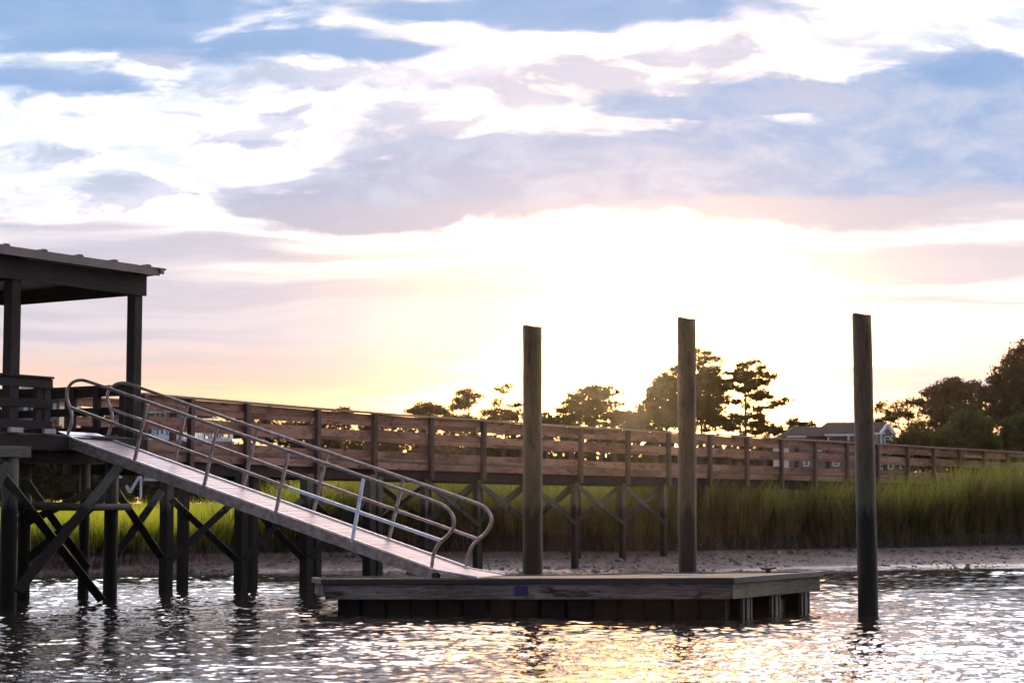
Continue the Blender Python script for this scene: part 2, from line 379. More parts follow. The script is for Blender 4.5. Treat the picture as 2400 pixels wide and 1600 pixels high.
nx, ny = len(gx), len(gy); idx = np.arange(nx * ny).reshape(ny, nx)
F = np.stack([idx[:-1, :-1], idx[:-1, 1:], idx[1:, 1:], idx[1:, :-1]], -1).reshape(-1, 4)
mg, n3, b = newmat('mud_and_marsh_soil')
geo = n3.nodes.new('ShaderNodeNewGeometry').outputs['Position']; gz = sep(n3, geo)[2]
nA = noise(n3, VMt(n3, 'MULTIPLY', geo, (1.0, 0.18, 1)), 3.0, 8, 0.72); nB = noise(n3, VMt(n3, 'MULTIPLY', geo, (1, .22, 1)), 10, 5, 0.7)
mud = mix(n3, sstep(n3, nA, 0.38, 0.72), (0.165, 0.105, 0.084), (0.07, 0.045, 0.037))
mud = mix(n3, sstep(n3, nB, 0.60, 0.64), mud, (0.03, 0.025, 0.022))
wet = sstep(n3, Mt(n3, 'ADD', gz, Mt(n3, 'MULTIPLY', nA, 0.10)), 0.07, 0.19, 1.0, 0.0)
mud = mix(n3, wet, mud, (0.10, 0.075, 0.072))
soil = mix(n3, nA, (0.006, 0.005, 0.004), (0.018, 0.015, 0.009))
n3.links.new(mix(n3, sstep(n3, gz, 0.44, 0.52), mud, soil), b.inputs['Base Color'])
n3.links.new(Mt(n3, 'SUBTRACT', 0.85, Mt(n3, 'MULTIPLY', wet, 0.70)), b.inputs['Roughness'])
bump(n3, b, Mt(n3, 'ADD', nA, Mt(n3, 'MULTIPLY', nB, 0.5)), 0.6, 0.05)
tag(rawmesh('ground', np.stack([GX, GY, GZ], -1).reshape(-1, 3), F, mg, smooth=True), kind='structure')

# ------------------------------------------------------------------ water
rows = [13.0]
while rows[-1] < 63: rows.append(rows[-1] * 1.0015)
rows = np.array(rows); cols = np.linspace(-0.36, 0.36, 760)
YY = rows[:, None] * np.ones_like(cols)[None, :]; XX = rows[:, None] * cols[None, :]
rs = np.random.RandomState(11); Z = np.zeros_like(XX)
wx = XX + 0.25 * np.sin(YY * 1.1 + 1.0) + 0.12 * np.sin(YY * 2.7 + XX * 1.3); wy = YY + 0.25 * np.sin(XX * 0.9) + 0.1 * np.sin(XX * 2.9 + YY)
for i in range(110):
    lam = 0.078 * (0.8 / 0.078) ** (rs.rand() ** 1.9) if i > 12 else rs.uniform(1.5, 3.2)
    th = math.radians(rs.normal(85, 48)); k = 2 * math.pi / lam
    amp = 0.0145 * lam / math.sqrt(97) * 1.95 if i > 12 else 0.003
    ph = rs.rand() * 6.28; c = np.sin(k * (wx * math.cos(th) + wy * math.sin(th)) + ph)
    res = np.clip((lam - 2.2 * rows * 0.0015) / 0.05, 0, 1)[:, None]
    Z += res * amp * (c + 0.35 * (1 - c * c) * np.sign(c))
gust = np.clip(0.85 + 0.62 * vnoise(XX * 0.35, YY * 0.16, 9, 3), .35, 1.5)
edge = np.clip((0.36 - np.abs(cols)) / 0.02, 0, 1)[None, :] * np.clip((rows - 13) / 1, 0, 1)[:, None] * np.clip((62.5 - rows) / 4, 0, 1)[:, None]
shore = np.clip((np.interp(XX, XS, YSH) - YY) / 3, 0.6, 1)
Z = Z * gust * edge * shore
V = np.stack([XX, YY, Z], -1).reshape(-1, 3); nr, nc = XX.shape; idx = np.arange(nr * nc).reshape(nr, nc)
F = np.stack([idx[:-1, :-1], idx[:-1, 1:], idx[1:, 1:], idx[1:, :-1]], -1).reshape(-1, 4)
o = len(V); R = 1790.0
ext = np.array([[-R, -150, 0], [R, -150, 0], [R, 63, 0], [-R, 63, 0]])
V = np.vstack([V, ext]); e = [idx[0, 0], idx[0, -1], idx[-1, -1], idx[-1, 0]]
F = np.vstack([F, [[o, o + 1, e[1], e[0]], [o + 1, o + 2, e[2], e[1]], [o, e[0], e[3], o + 3]]])
mw, n4, b = newmat('river_water')
b.inputs['Base Color'].default_value = (0.020, 0.016, 0.012, 1); b.inputs['Roughness'].default_value = 0.045; b.inputs['IOR'].default_value = 1.33
b.inputs['Specular IOR Level'].default_value = 1.0
geo = n4.nodes.new('ShaderNodeNewGeometry').outputs['Position']
hh = noise(n4, VMt(n4, 'MULTIPLY', geo, (1.0, 0.9, 1)), 13, 4, 0.6, 0.4)
bump(n4, b, hh, 0.20, 0.008)
tag(rawmesh('water', V, F, mw, smooth=True), kind='structure')

# ------------------------------------------------------------------ grass
def blades(xs, ys, hs, wd, lean=0.25, seed=1, segs=3):
    r = np.random.RandomState(seed); n = len(xs); z0 = ground_h(xs, ys) - 0.05
    az = r.uniform(0, 2 * np.pi, n); ln = np.abs(r.normal(0, lean, n)) * hs; fa = r.uniform(0, np.pi, n)
    cx, cy = np.cos(az) * ln, np.sin(az) * ln; wxv, wyv = np.cos(fa), np.sin(fa)
    V = []; w0 = wd * r.uniform(.6, 1.3, n)
    for k in range(segs + 1):
        t = k / segs; off = t ** 2.2; wk = w0 * (1 - t) ** 0.7 / 2 if k < segs else w0 * 0
        px = xs + cx * off; py = ys + cy * off; pz = z0 + hs * (t - 0.12 * off)
        V.append(np.stack([px - wxv * wk, py - wyv * wk, pz], -1)); V.append(np.stack([px + wxv * wk, py + wyv * wk, pz], -1))
    V = np.stack(V, 1)                              # n, 2(segs+1), 3
    base = (np.arange(n) * 2 * (segs + 1))[:, None]
    F = np.concatenate([base + np.array([[2 * k, 2 * k + 1, 2 * k + 3, 2 * k + 2]]) for k in range(segs)], 0)
    return V.reshape(-1, 3), F
def grass_field(name, n, x0, x1, dmin, dmax, h0, h1, wd, mat, seed, label=None, clump=0.6, hx=None, right=False):
    r = np.random.RandomState(seed)
    X = r.uniform(x0, x1, n); t = r.rand(n) ** 1.5
    Y = np.interp(X, XS, YBK) + 0.30 * vnoise(X * 1.1, X * 0 + 3, 4) + dmin + t * (dmax - dmin)
    # thin patches: drop blades by a clump noise
    keep = vnoise(X * 1.7, Y * 1.3, seed + 40) > -clump - r.rand(n) * 0.5
    if right: keep &= r.rand(n) < np.interp(X, [-17, 2, 7, 12], [.25, .35, .8, 1])
    X, Y = X[keep], Y[keep]; n = len(X)
    H = (h0 + (h1 - h0) * r.rand(n) ** 1.6) * (1 + 0.42 * vnoise(X * 0.8, Y * 0.7, seed + 20) + 0.22 * vnoise(X * 2.6, Y * 1.9, seed + 21))
    if hx is not None: H *= np.interp(X, hx[0], hx[1])
    V, F = blades(X, Y, H, wd, 0.33, seed)
    o = rawmesh(name, V, F, mat); tag(o, kind='stuff')
    if label: tag(o, label, 'grass')
    return o
hx = ([-16, -9, -6.5, 5, 9, 12, 16, 22], [0.60, 0.66, 1.05, 1.05, 0.95, 1.02, 1.32, 1.4])
grass_field('sun_tinted_marsh_grass', 22000, -17, -5.2, 0.25, 9, 0.9, 2.0, 0.03, M['suntintgrass'], 12, 'marsh grass, sunlight painted into its yellow green, beneath the left end of the boardwalk', hx=hx)
grass_field('marsh_grass', 50000, -7, 23, 0.25, 9, 0.85, 2.15, 0.03, M['grass'], 1, 'tall olive marsh grass on the river bank behind the dock', hx=hx)
grass_field('dry_marsh_grass', 62000, -17, 23, 0.22, 3.2, 0.75, 1.7, 0.022, M['drygrass'], 2, 'dull old stalks mixed into the front of the marsh grass', hx=hx, right=True)
grass_field('bank_edge_grass', 9000, -17, 23, 0.02, 0.5, 0.25, 0.9, 0.02, M['drygrass'], 8, 'short dark stalks hanging at the foot of the grassy bank')
grass_field('far_marsh_grass', 42000, -40, 48, 9, 75, 0.6, 1.1, 0.05, M['suntintgrass'], 3, 'marsh grass meadow reaching back to the houses')

# stones and shells on the mud
r = np.random.RandomState(5); V = []; F = []
def lump(x, y, s, seed):
    rr = np.random.RandomState(seed); z = float(ground_h(x, y)); o = len(V)
    for i, (zz, k) in enumerate(((-0.2, 6), (0.35, 6), (0.7, 1))):
        for j in range(k):
            a = 2 * math.pi * j / max(k, 1) + rr.rand(); q = s * rr.uniform(.6, 1.2) * (1 if i == 0 else .7) * (0 if k == 1 else 1)
            V.append((x + q * math.cos(a), y + q * math.sin(a), z + zz * s * rr.uniform(.6, 1.1)))
    for j in range(6):
        F.append((o + j, o + (j + 1) % 6, o + 6 + (j + 1) % 6, o + 6 + j)); F.append((o + 6 + j, o + 6 + (j + 1) % 6, o + 12, o + 12))
tri = []
for i in range(3400):
    x = r.uniform(-12, 18); ys, yb = np.interp(x, XS, YSH), np.interp(x, XS, YBK)
    t = r.rand(); y = ys + t * (yb - ys) + .1
    if vnoise(np.array([x * .9]), np.array([y * 1.6]), 33)[0] < -0.05 and r.rand() < .8: continue
    lump(x, y, r.uniform(0.015, 0.07) if r.rand() < .96 else r.uniform(.1, .2), i)
VV = np.array(V); F4 = np.array([f for f in F if f[2] != f[3]]); F3 = [f[:3] for f in F if f[2] == f[3]]
me = bpy.data.meshes.new('shore_stones'); me.from_pydata([tuple(v) for v in V], [], [tuple(map(int, f)) for f in F4] + [tuple(map(int, f)) for f in F3])
me.materials.append(plain('oyster_shell_stone', (0.018, 0.015, 0.014), 0.6, c2=(0.15, 0.12, 0.11), scale=7))
o = bpy.data.objects.new('shore_stones', me); COL.objects.link(o); tag(o, 'dark stones and oyster shells scattered on the mud', 'stones', kind='stuff')

# ------------------------------------------------------------------ three tall mooring pilings
def piling(x0, x1, xt0, xt1, ytop, d, label):
    base = atY((x0 + x1) / 2, 1400, d); top = atY((xt0 + xt1) / 2, ytop, d)
    rb = (x1 - x0) / 2 / FPX * d; rt = (xt1 - xt0) / 2 / FPX * d
    B = Vector((base.x, d, -1.4)); T = Vector((top.x, d, top.z))
    m = MB(); n = 26; pts = []; rr = []
    for i in range(n):
        t = i / (n - 1); p = B.lerp(T, t); p.x += 0.002 * math.sin(i * .9); pts.append(p)
        rr.append((rb + (rt - rb) * t) * (1 + 0.004 * math.sin(i * .8 + d)))
    pts.append(T + Vector((0, 0, 0.004))); rr.append(rt * 0.97)
    m.tube(pts, rr, 28)
    o = m.build('mooring_piling', M['piling'], smooth=True, org=B)
    tag(o, label, 'piling', 'tall mooring pilings round the floating dock')
piling(1226, 1272, 1225, 1270, 767, 33.9, 'tall round piling by the foot of the gangway, the darkest at its top')
piling(1590, 1632, 1587, 1631, 748, 34.1, 'tall round piling behind the right half of the floating dock')
piling(2012, 2060, 1997, 2042, 739, 31.5, 'tall leaning round piling standing free in the water right of the dock')

# ------------------------------------------------------------------ floating dock
fl, fr, br, bl = Vector((-2.95, 31.8, .54)), Vector((3.29, 30.2, .617)), Vector((5.03, 33.0, .631)), Vector((-3.24, 33.3, .52))
dock = thing('floating_dock', 'low floating dock with weathered plank sides and black floats at the end of the gangway', 'dock', (0.5, 32, 0))
def shrink(pts, k):
    c = sum(pts, Vector()) / 4; out = []
    for p in pts:
        d = p - c; L = math.hypot(d.x, d.y); out.append(c + d * (1 - k / L) - Vector((0, 0, 0)))
    return out
crn = [fl, fr, br, bl]
m = MB()                                       # deck planks, crosswise
N = 44
for i in range(N):
    a, b2 = i / N + 0.0009, (i + 1) / N - 0.0009
    q = [fl.lerp(fr, a), fl.lerp(fr, b2), bl.lerp(br, b2), bl.lerp(br, a)]
    inn = []
    for p, o_ in zip(q, (q[3], q[2], q[1], q[0])): inn.append(p + (o_ - p).normalized() * 0.06)
    dzr = random.uniform(-.003, .003) - 0.012
    up = [p + Vector((0, 0, dzr)) for p in inn]; dn = [p - Vector((0, 0, .04)) for p in inn]
    m.hexa([dn[0], dn[1], up[1], up[0], dn[3], dn[2], up[2], up[3]])
m.build('deck_planks', M['dockdeck'], dock)
def side_board(p, q, z0, z1, th, mat, name, ov=0.0):
    m = MB(); d = (q - p).normalized(); c = sum(crn, Vector()) / 4
    p2, q2 = p - d * ov, q + d * ov
    s = Vector((d.y, -d.x, 0)); s = s if (p - c).dot(s) > 0 else -s
    mid0 = p2 + s * (th / 2) + Vector((0, 0, (z0 + z1) / 2)); mid1 = q2 + s * (th / 2) + Vector((0, 0, (z0 + z1) / 2))
    m.beam(mid0, mid1, th, z1 - z0); return m.build(name, mat, dock, bevel=0.006)
side_board(fl, fr, -.315, -.082, .045, M['fascia'], 'front_board')
side_board(fr, br, -.315, -.082, .045, M['fascia_green'], 'end_board')
side_board(bl, fl, -.27, -.082, .04, M['fascia'], 'end_board', -0.05)
side_board(br, bl, -.30, -.082, .04, M['fascia'], 'back_board')
for a, b2 in ((fl, fr), (fr, br), (br, bl), (bl, fl)):
    side_board(a, b2, -.080, .006, .085, M['rubber'], 'rub_rail', 0.05)
# ribbed floats
def floatbox(c, du, wu, wv, z0, z1, mat):
    m = MB(); m.vbox(c, du, wu, wv, z0, z1)
    k = max(2, int(wu / 0.2))
    return m.build('float', mat, dock, bevel=0.02)
df = (fr - fl).normalized(); L = (fr - fl).length; cin = Vector((-df.y, df.x, 0))
nfl = 15
for i in range(nfl):
    c = fl + df * (0.14 + (i + .5) * (L - 0.2) / nfl) + cin * 0.55
    floatbox(c, df, (L - 0.2) / nfl - 0.05, 0.95, -0.35, fl.z - .28 + (fr.z - fl.z) * i / nfl, M['float'])
de = (br - fr).normalized(); Le = (br - fr).length; ein = Vector((-de.y, de.x, 0))
for t in (0.20, 0.52, 0.87):
    c = fr + de * Le * t + ein * 0.52
    m = MB(); m.vbox(c, de, 0.34, 0.9, -0.35, 0.33); o = m.build('float', M['float'], dock, bevel=0.03)
    m = MB()
    for s in (-.14, 0.02, .14): m.vbox(c - ein * 0.47 + de * s, de, 0.05 if s != 0.02 else .10, 0.05, -0.3, 0.31)
    m.build('float_rib', M['floatgrey'], dock)
for k in range(9):
    t = .10 + .84 * (k + .5) / 9; c = bl.lerp(br, t) - Vector((-df.y, df.x, 0)) * 0.75
    floatbox(c, df, 0.8, 0.8, -0.35, 0.22, M['float'])
m = MB(); p = atY(1224, 1381, 31.0); c = fl.lerp(fr, (p.x - fl.x) / (fr.x - fl.x)); s = Vector((df.y, -df.x, 0))
q = c + s * 0.062 + Vector((0, 0, -.185))
m.beam(q - df * .105, q + df * .105, .012, .15); m.build('blue_plate', M['blue'], dock)
cl = MB(); q = br.lerp(bl, 0.06) + Vector((-.35, -.25, .0))
cl.tube([q + Vector((-.14, 0, .075)), q + Vector((-.05, 0, .055)), q + Vector((.05, 0, .055)), q + Vector((.14, 0, .075))], [.010, .018, .018, .010], 8)
cl.vbox(q, (1, 0), .08, .04, q.z, q.z + .055); cl.build('cleat', M['rubber'], dock, smooth=True)
m = MB(); q0, q1 = atZ(1552, 1346, .63), atZ(1640, 1346, .63); m.tube([q0, q0.lerp(q1, .5), q1], .012, 8)
o = m.build('white_pipe', M['trim'], smooth=True, org=q0); tag(o, 'thin white pipe lying on the dock beside a piling', 'pipe')

# ------------------------------------------------------------------ gangway
g_top = atY(152, 1019, 35.5); g_bot = atY(1019, 1332, 31.9)
gh = Vector((g_bot.x - g_top.x, g_bot.y - g_top.y, 0)).normalized(); wv = Vector((-gh.y, gh.x, 0)); WD = 1.08
G = thing('gangway', 'long sloping aluminium gangway with looped handrails from the pavilion down to the dock', 'gangway', (g_bot.x, g_bot.y, .55))
gd = (g_bot - g_top).normalized(); gup = gd.cross(wv).normalized(); gup = gup if gup.z > 0 else -gup
far_top, far_bot = g_top + wv * WD, g_bot + wv * WD
m = MB(); cen = wv * (WD / 2)                                  # ramp surface of cross panels
Lg = (g_bot - g_top).length; npn = 12
for i in range(npn):
    a, b2 = g_top.lerp(g_bot, i / npn + .0006) + cen - gup * .035, g_top.lerp(g_bot, (i + 1) / npn - .0006) + cen - gup * .035
    m.beam(a, b2, WD - .08, .03, up=gup)
m.build('ramp_surface', M['aludeck'], G)
m = MB()
for i in range(1, 40):                                         # raised tread strips
    p = g_top.lerp(g_bot, i / 46) - gup * .019
    m.beam(p + wv * .08, p + wv * (WD - .08), .014, .0022, up=gup)
m.build('tread_strips', M['aludeck'], G)
for k, P0 in enumerate((g_top, far_top)):
    P1 = P0 + (g_bot - g_top)
    m = MB(); m.beam(P0 - gup * .105, P1 - gup * .105, .03, .17, up=gup); m.beam(P0 - gup * .182, P1 - gup * .182, .075, .012, up=gup)
    m.beam(P0 - gup * .022, P1 - gup * .022, .05, .010, up=gup)
    o = m.build('side_beam', M['alu'], G)
    m = MB(); m.beam(P0 + gup * .0, P1 + gup * .0, .045, .022, up=gup); m.build('curb_edge', M['alubright'], G, bevel=0.004)
def smoothpath(pts, it=2):
    for _ in range(it):
        q = [pts[0]]
        for a, b2 in zip(pts[:-1], pts[1:]): q += [a.lerp(b2, .25), a.lerp(b2, .75)]
        q.append(pts[-1]); pts = q
    return pts
near_px = [(159, 1017), (167, 994), (169, 971), (162, 951), (156, 931), (157, 911), (169, 895), (189, 889), (212, 895), (400, 960), (600, 1030), (850, 1116), (1028, 1177), (1050, 1191),
           (1064, 1212), (1064, 1234), (1053, 1252), (1035, 1266), (1022, 1282), (1015, 1301), (1012, 1328)]
far_px = [(254, 1021), (262, 994), (264, 971), (255, 948), (250, 925), (262, 905), (279, 896), (300, 898), (450, 951), (600, 1003), (850, 1087), (1114, 1177), (1139, 1189),
          (1152, 1209), (1152, 1224), (1142, 1246), (1120, 1264), (1105, 1280), (1097, 1301), (1093, 1325)]
nearp = lambda x, y: onplane(x, y, g_top, wv)
farp = lambda x, y: onplane(x, y, far_top - wv * .02, wv)
for px, fn, mid, posts, bright in (
        (near_px, nearp, [(166, 955), (600, 1114), (676, 1142), (1036, 1267)], [((346, 947), (315, 1079)), ((509, 1002), (478, 1139)), ((676, 1060), (646, 1203)), ((852, 1120), (825, 1270))], True),
        (far_px, farp, [(262, 959), (600, 1081), (1123, 1264)], [((440, 948), (411, 1075)), ((603, 1008), (571, 1137)), ((768, 1063), (735, 1196)), ((946, 1122), (912, 1260))], False)):
    m = MB(); m.tube(smoothpath([fn(*p) for p in px]), .029, 12)
    hr = m.build('handrail', M['alu'], G, smooth=True)
    ms = [fn(*p) for p in mid]
    if bright:
        m = MB(); m.beam(ms[0], ms[2], .035, .052, up=gup); m.build('middle_rail', M['alu'], G, bevel=.004)
        m = MB(); m.beam(ms[2], ms[3], .036, .055, up=gup); o = m.build('middle_rail', M['alubright'], G, bevel=.004); o['label'] = 'lower length of middle rail, sky reflection painted in pale blue'  # pale copy of the rail metal, the sky's reflection put into its colour
    else:
        m = MB(); m.beam(ms[0], ms[2], .035, .052, up=gup); m.build('middle_rail', M['alu'], G, bevel=.004)
    for j, (t_, b_) in enumerate(posts):
        m = MB(); m.beam(fn(*t_), fn(*b_), .045, .05, up=gd)
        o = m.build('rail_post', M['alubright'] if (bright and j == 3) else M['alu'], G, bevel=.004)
# upper landing plate and lower flap
m = MB(); a = g_top - gd * .12 + gup * .012
m.beam(g_top - gd * .18 + cen + gup * .016, g_top + gd * .16 + cen + gup * .012, WD - .02, .012, up=Vector((0, 0, 1))); m.build('hinge_plate', M['alubright'], G)
fn_, ff_ = atY(1117, 1351, 31.25), atY(1183, 1344, 32.15); fn_.z = .59; ff_.z = .60
m = MB(); A, B, C, D_ = g_bot - gup * .02, fn_, ff_, far_bot - gup * .02
m.slab([A, B, C, D_], .015); m.build('transition_flap', M['aludeck'], G)
m = MB(); m.beam(A + Vector((0, 0, .008)), B + Vector((0, 0, .012)), .03, .02); m.beam(D_ + Vector((0, 0, .008)), C + Vector((0, 0, .012)), .03, .02); m.build('flap_edge', M['alubright'], G)
for P0 in (g_bot, far_bot):
    m = MB(); c = P0 - Vector((0, 0, .11)) + gh * .02; m.tube([c - wv * .05, c + wv * .05], .055, 14)
    m.build('roller', M['rubber'], G, smooth=True)

# ------------------------------------------------------------------ pavilion on its piled platform
Pl = Vector(((27 - 1200) / FPX * 34.4, 34.4, 0)); Pr = Vector(((316 - 1200) / FPX * 36.9, 36.9, 0))
u = (Pr - Pl).normalized(); v = Vector((-u.y, u.x, 0)); SP = (Pr - Pl).length; DZ = 2.98
def pv(s, t, z=0.0): return Vector((Pl.x + u.x * s + v.x * t, Pl.y + u.y * s + v.y * t, z))
PAV = thing('pavilion', 'dark wooden pier pavilion with a flat ribbed roof on a piled platform over the water', 'pavilion', (Pl.x, Pl.y, 0))
S0, S1, T1 = -SP - .2, SP + .22, 3.4
m = MB()                                                       # platform planks
k = int((S1 - S0) / .145)
for i in range(k):
    s = S0 + (i + .5) * (S1 - S0) / k; m.beam(pv(s, -.02, DZ - .02), pv(s, T1, DZ - .02), .138, .036)
m.build('platform_deck', M['deck'], PAV)
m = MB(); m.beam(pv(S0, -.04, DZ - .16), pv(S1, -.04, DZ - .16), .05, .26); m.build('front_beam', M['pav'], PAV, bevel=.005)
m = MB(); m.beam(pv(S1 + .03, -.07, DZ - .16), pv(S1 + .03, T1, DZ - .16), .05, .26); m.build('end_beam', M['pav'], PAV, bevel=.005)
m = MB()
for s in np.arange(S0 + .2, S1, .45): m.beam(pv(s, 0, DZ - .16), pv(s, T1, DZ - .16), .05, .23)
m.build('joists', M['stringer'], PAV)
def zt(py, d): return CAMH + (1200 - py) * d / FPX
ZB, ZE = 5.62, 6.00
for s, t in ((0, .05), (SP, .05), (-SP, .05), (0, T1 - .1), (SP, T1 - .1), (-SP, T1 - .1)):
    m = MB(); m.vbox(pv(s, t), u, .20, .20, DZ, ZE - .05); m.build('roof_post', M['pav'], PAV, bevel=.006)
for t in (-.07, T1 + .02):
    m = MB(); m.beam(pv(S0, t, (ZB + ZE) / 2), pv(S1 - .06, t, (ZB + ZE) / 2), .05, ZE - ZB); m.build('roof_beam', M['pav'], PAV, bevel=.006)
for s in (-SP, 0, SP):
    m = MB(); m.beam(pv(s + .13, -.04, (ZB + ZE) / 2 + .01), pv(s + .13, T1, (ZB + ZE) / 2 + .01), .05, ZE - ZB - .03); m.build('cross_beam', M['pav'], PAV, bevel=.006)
# roof sheet: rises gently towards the back
def rz(t): return ZE + .02 - .035 * (t + .3)
rs0, rs1, rt0, rt1 = S0 - .2, S1 + .02, -.32, T1 + .3
m = MB(); m.slab([pv(rs0, rt0, rz(rt0) + .03), pv(rs1, rt0, rz(rt0) + .03), pv(rs1, rt1, rz(rt1) + .03), pv(rs0, rt1, rz(rt1) + .03)], .03)
roof = m.build('roof', M['roofmetal'], PAV)
m = MB(); m.beam(pv(rs0, rt0 - .012, rz(rt0) + .045), pv(rs1, rt0 - .012, rz(rt0) + .045), .022, .15); m.beam(pv(rs1 + .012, rt0, rz(rt0) + .04), pv(rs1 + .012, rt1, rz(rt1) + .04), .022, .10)
m.build('eave_trim', M['roofmetal'], PAV)
m = MB(); tt = pv(rs1, rt0)                                    # moulded corner end
m.beam(pv(rs1 - .05, rt0 - .03, rz(rt0) + .10), pv(rs1 + .14, rt0 - .03, rz(rt0) + .10), .05, .035); m.beam(pv(rs1 + .0, rt0 - .03, rz(rt0) + .045), pv(rs1 + .09, rt0 - .03, rz(rt0) + .045), .04, .075); m.build('gutter_end', M['roofmetal'], PAV)
m = MB()
s = rs1 - .30
while s > rs0:
    m.hexa([pv(s - .07, rt0 - .03, rz(rt0) + .12), pv(s + .07, rt0 - .03, rz(rt0) + .12), pv(s + .05, rt0 - .03, rz(rt0) + .155), pv(s - .05, rt0 - .03, rz(rt0) + .155),
            pv(s - .07, rt1, rz(rt1) + .03), pv(s + .07, rt1, rz(rt1) + .03), pv(s + .05, rt1, rz(rt1) + .07), pv(s - .05, rt1, rz(rt1) + .07)])
    s -= .86
m.build('roof_ribs', M['roofmetal'], PAV)
# railings
def railing(a, b, zt_, parent, posts, mat=M['pav'], cap=M['pav'], outside=None, ps=.14, pd=.09):
    d = (b - a).normalized(); nrm = Vector((d.y, -d.x, 0)) if outside is None else outside
    L = (b - a).length
    m = MB(); m.beam(a + Vector((0, 0, zt_ - .02)), b + Vector((0, 0, zt_ - .02)), .17, .038); m.build('rail_cap', cap, parent, bevel=.004)
    for nm, z0, z1 in (('rail_board', -.21, -.045), ('rail_board', -.56, -.41), ('rail_board', -.93, -.78)):
        m = MB(); m.beam(a + nrm * .03 + Vector((0, 0, zt_ + (z0 + z1) / 2)), b + nrm * .03 + Vector((0, 0, zt_ + (z0 + z1) / 2)), .04, z1 - z0); m.build(nm, mat, parent, bevel=.004)
    for t in posts:
        c = a + d * t - nrm * (.0 + pd / 2 - .01)
        m = MB(); m.vbox(c, d, ps, pd, DZ, zt_ - .04); m.build('rail_post', mat, parent, bevel=.005)
sr = (105 - 27) / (316 - 27) * SP * .96
railing(pv(S0, -.02), pv(sr + .10, -.02), 3.98, PAV, [0.3, 1.6, S0 * -1 + .0 - 1.2, -S0 + sr - .17, -S0 + sr + .02])
railing(pv(SP + .1, .30), pv(SP + .1, T1), 3.98, PAV, [0.07, .75, 1.4, 2.1])
railing(pv(S0, T1), pv(SP + .1, T1), 3.98, PAV, [0.3, 1.5, 2.7, 3.9, 5.1])
for s in (0.0, sr + .0):
    m = MB(); w_ = .30 if s == 0 else .27
    m.beam(pv(s - w_ / 2, -.10, DZ + .035), pv(s + w_ / 2, -.10, DZ + .035), .07, .085); m.build('base_plate', M['mauve'], PAV, bevel=.004)
# piles, caps and braces beneath
def pile_round(c, r, z1, parent, name='pile', mat=None):
    m = MB(); m.tube([(c[0], c[1], -1.6), (c[0], c[1], 0.2), (c[0], c[1], 1.4), (c[0], c[1], z1)], [r * 1.05, r * 1.03, r, r * .98], 20)
    return m.build(name, mat or M['pile'], parent, smooth=True)
zc = DZ - .29
fp = [atZ(17, 1428, 0), atZ(257, 1409, 0)]
fp = [Vector((p.x, p.y, 0)) for p in fp]
bk = [Vector((atY(54, 1300, 37.0).x, 37.0, 0)), Vector((atY(196, 1300, 37.6).x, 37.6, 0))]
for p, r_ in ((fp[0], .14), (fp[1], .125), (bk[0], .13), (bk[1], .10)): pile_round(p, r_, zc - .18, PAV)
pile_round(pv(-SP, 3.3), .13, zc - .18, PAV); pile_round(pv(SP, 3.3), .13, zc - .18, PAV)
def ext(a, b, e): d = (b - a).normalized(); return a - d * e, b + d * e
for a, b in ((fp[0] - u * .9, fp[0] + u * .32), (bk[0] - u * .5, bk[1] + u * .4), (fp[1] - u * .25, fp[1] + u * .5)):
    m = MB(); m.beam(a + Vector((0, 0, zc - .09)), b + Vector((0, 0, zc - .09)), .30, .19); m.build('pile_cap', M['brace'], PAV, bevel=.008)
def brace_px(x0, y0, d0, x1, y1, d1, w, parent, th=.05, name='brace'):
    a, b = atY(x0, y0, d0), atY(x1, y1, d1); m = MB(); dd = (b - a).normalized()
    m.beam(a, b, th, w, up=Vector((-dd.z, 0, dd.x)).normalized() if abs(dd.y) < .9 else (0, 0, 1)); return m.build(name, M['brace'], parent, bevel=.005)
brace_px(280, 1093, 34.9, 40, 1385, 32.3, .165, PAV)
brace_px(-8, 1095, 32.55, 238, 1405, 35.3, .15, PAV)
brace_px(-40, 1190, 32.2, 20, 1085, 32.4, .15, PAV)
brace_px(300, 1120, 37.3, 62, 1310, 36.6, .15, PAV)
brace_px(56, 1120, 36.7, 205, 1330, 37.5, .14, PAV)
brace_px(215, 1150, 37.4, 60, 1225, 36.8, .14, PAV)
m = MB(); a, b = atY(28, 1187, 33.2), atY(303, 1187, 36.3)
m.tube([a, a.lerp(b, .25) + Vector((0, 0, .015)), a.lerp(b, .6) - Vector((0, 0, .01)), b], [.068, .075, .065, .06], 12); m.build('horizontal_log', M['stringer'], PAV, smooth=True)
m = MB(); m.beam(pv(.15, .45, 1.72), pv(2.2, .45, 1.70), .24, .05); m.build('lower_shelf', M['stringer'], PAV)

# ------------------------------------------------------------------ boardwalk
RZ = 3.90
PXY = [(332, 920), (440, 931), (572, 941.5), (738, 953), (872, 964), (1005, 974), (1127, 982.5), (1243, 991), (1355, 1000), (1466, 1006), (1562, 1010.5), (1658, 1015.5), (1745, 1021),
       (1826, 1025.5), (1905, 1030), (1980, 1034), (2052, 1038.5), (2122, 1042.5), (2183, 1046.5), (2243, 1050), (2301, 1053.5), (2356, 1056.5), (2410, 1059.5), (2462, 1062)]
W0 = [atZ(x, y, RZ) for x, y in PXY]; W0 = [Vector((p.x, p.y, 0)) for p in W0]
X_ = np.array([p.x for p in W0]); Y_ = np.array([p.y for p in W0]); px_ = np.array([p[0] for p in PXY])
cf = np.polyfit(X_, Y_, 4); fitY = np.polyval(cf, X_)
front = []
for (x, y), yy in zip(PXY, fitY):
    # keep the picture column, take the smoothed distance
    front.append(Vector(((x - 1200) / FPX * yy * (1 + 0.0), yy, 0)))
def wn(i, pts):
    a, b = pts[max(i - 1, 0)], pts[min(i + 1, len(pts) - 1)]; d = (b - a).normalized(); return d, Vector((-d.y, d.x, 0))
WW = 1.75
rear = [p + wn(i, front)[1] * WW for i, p in enumerate(front)]
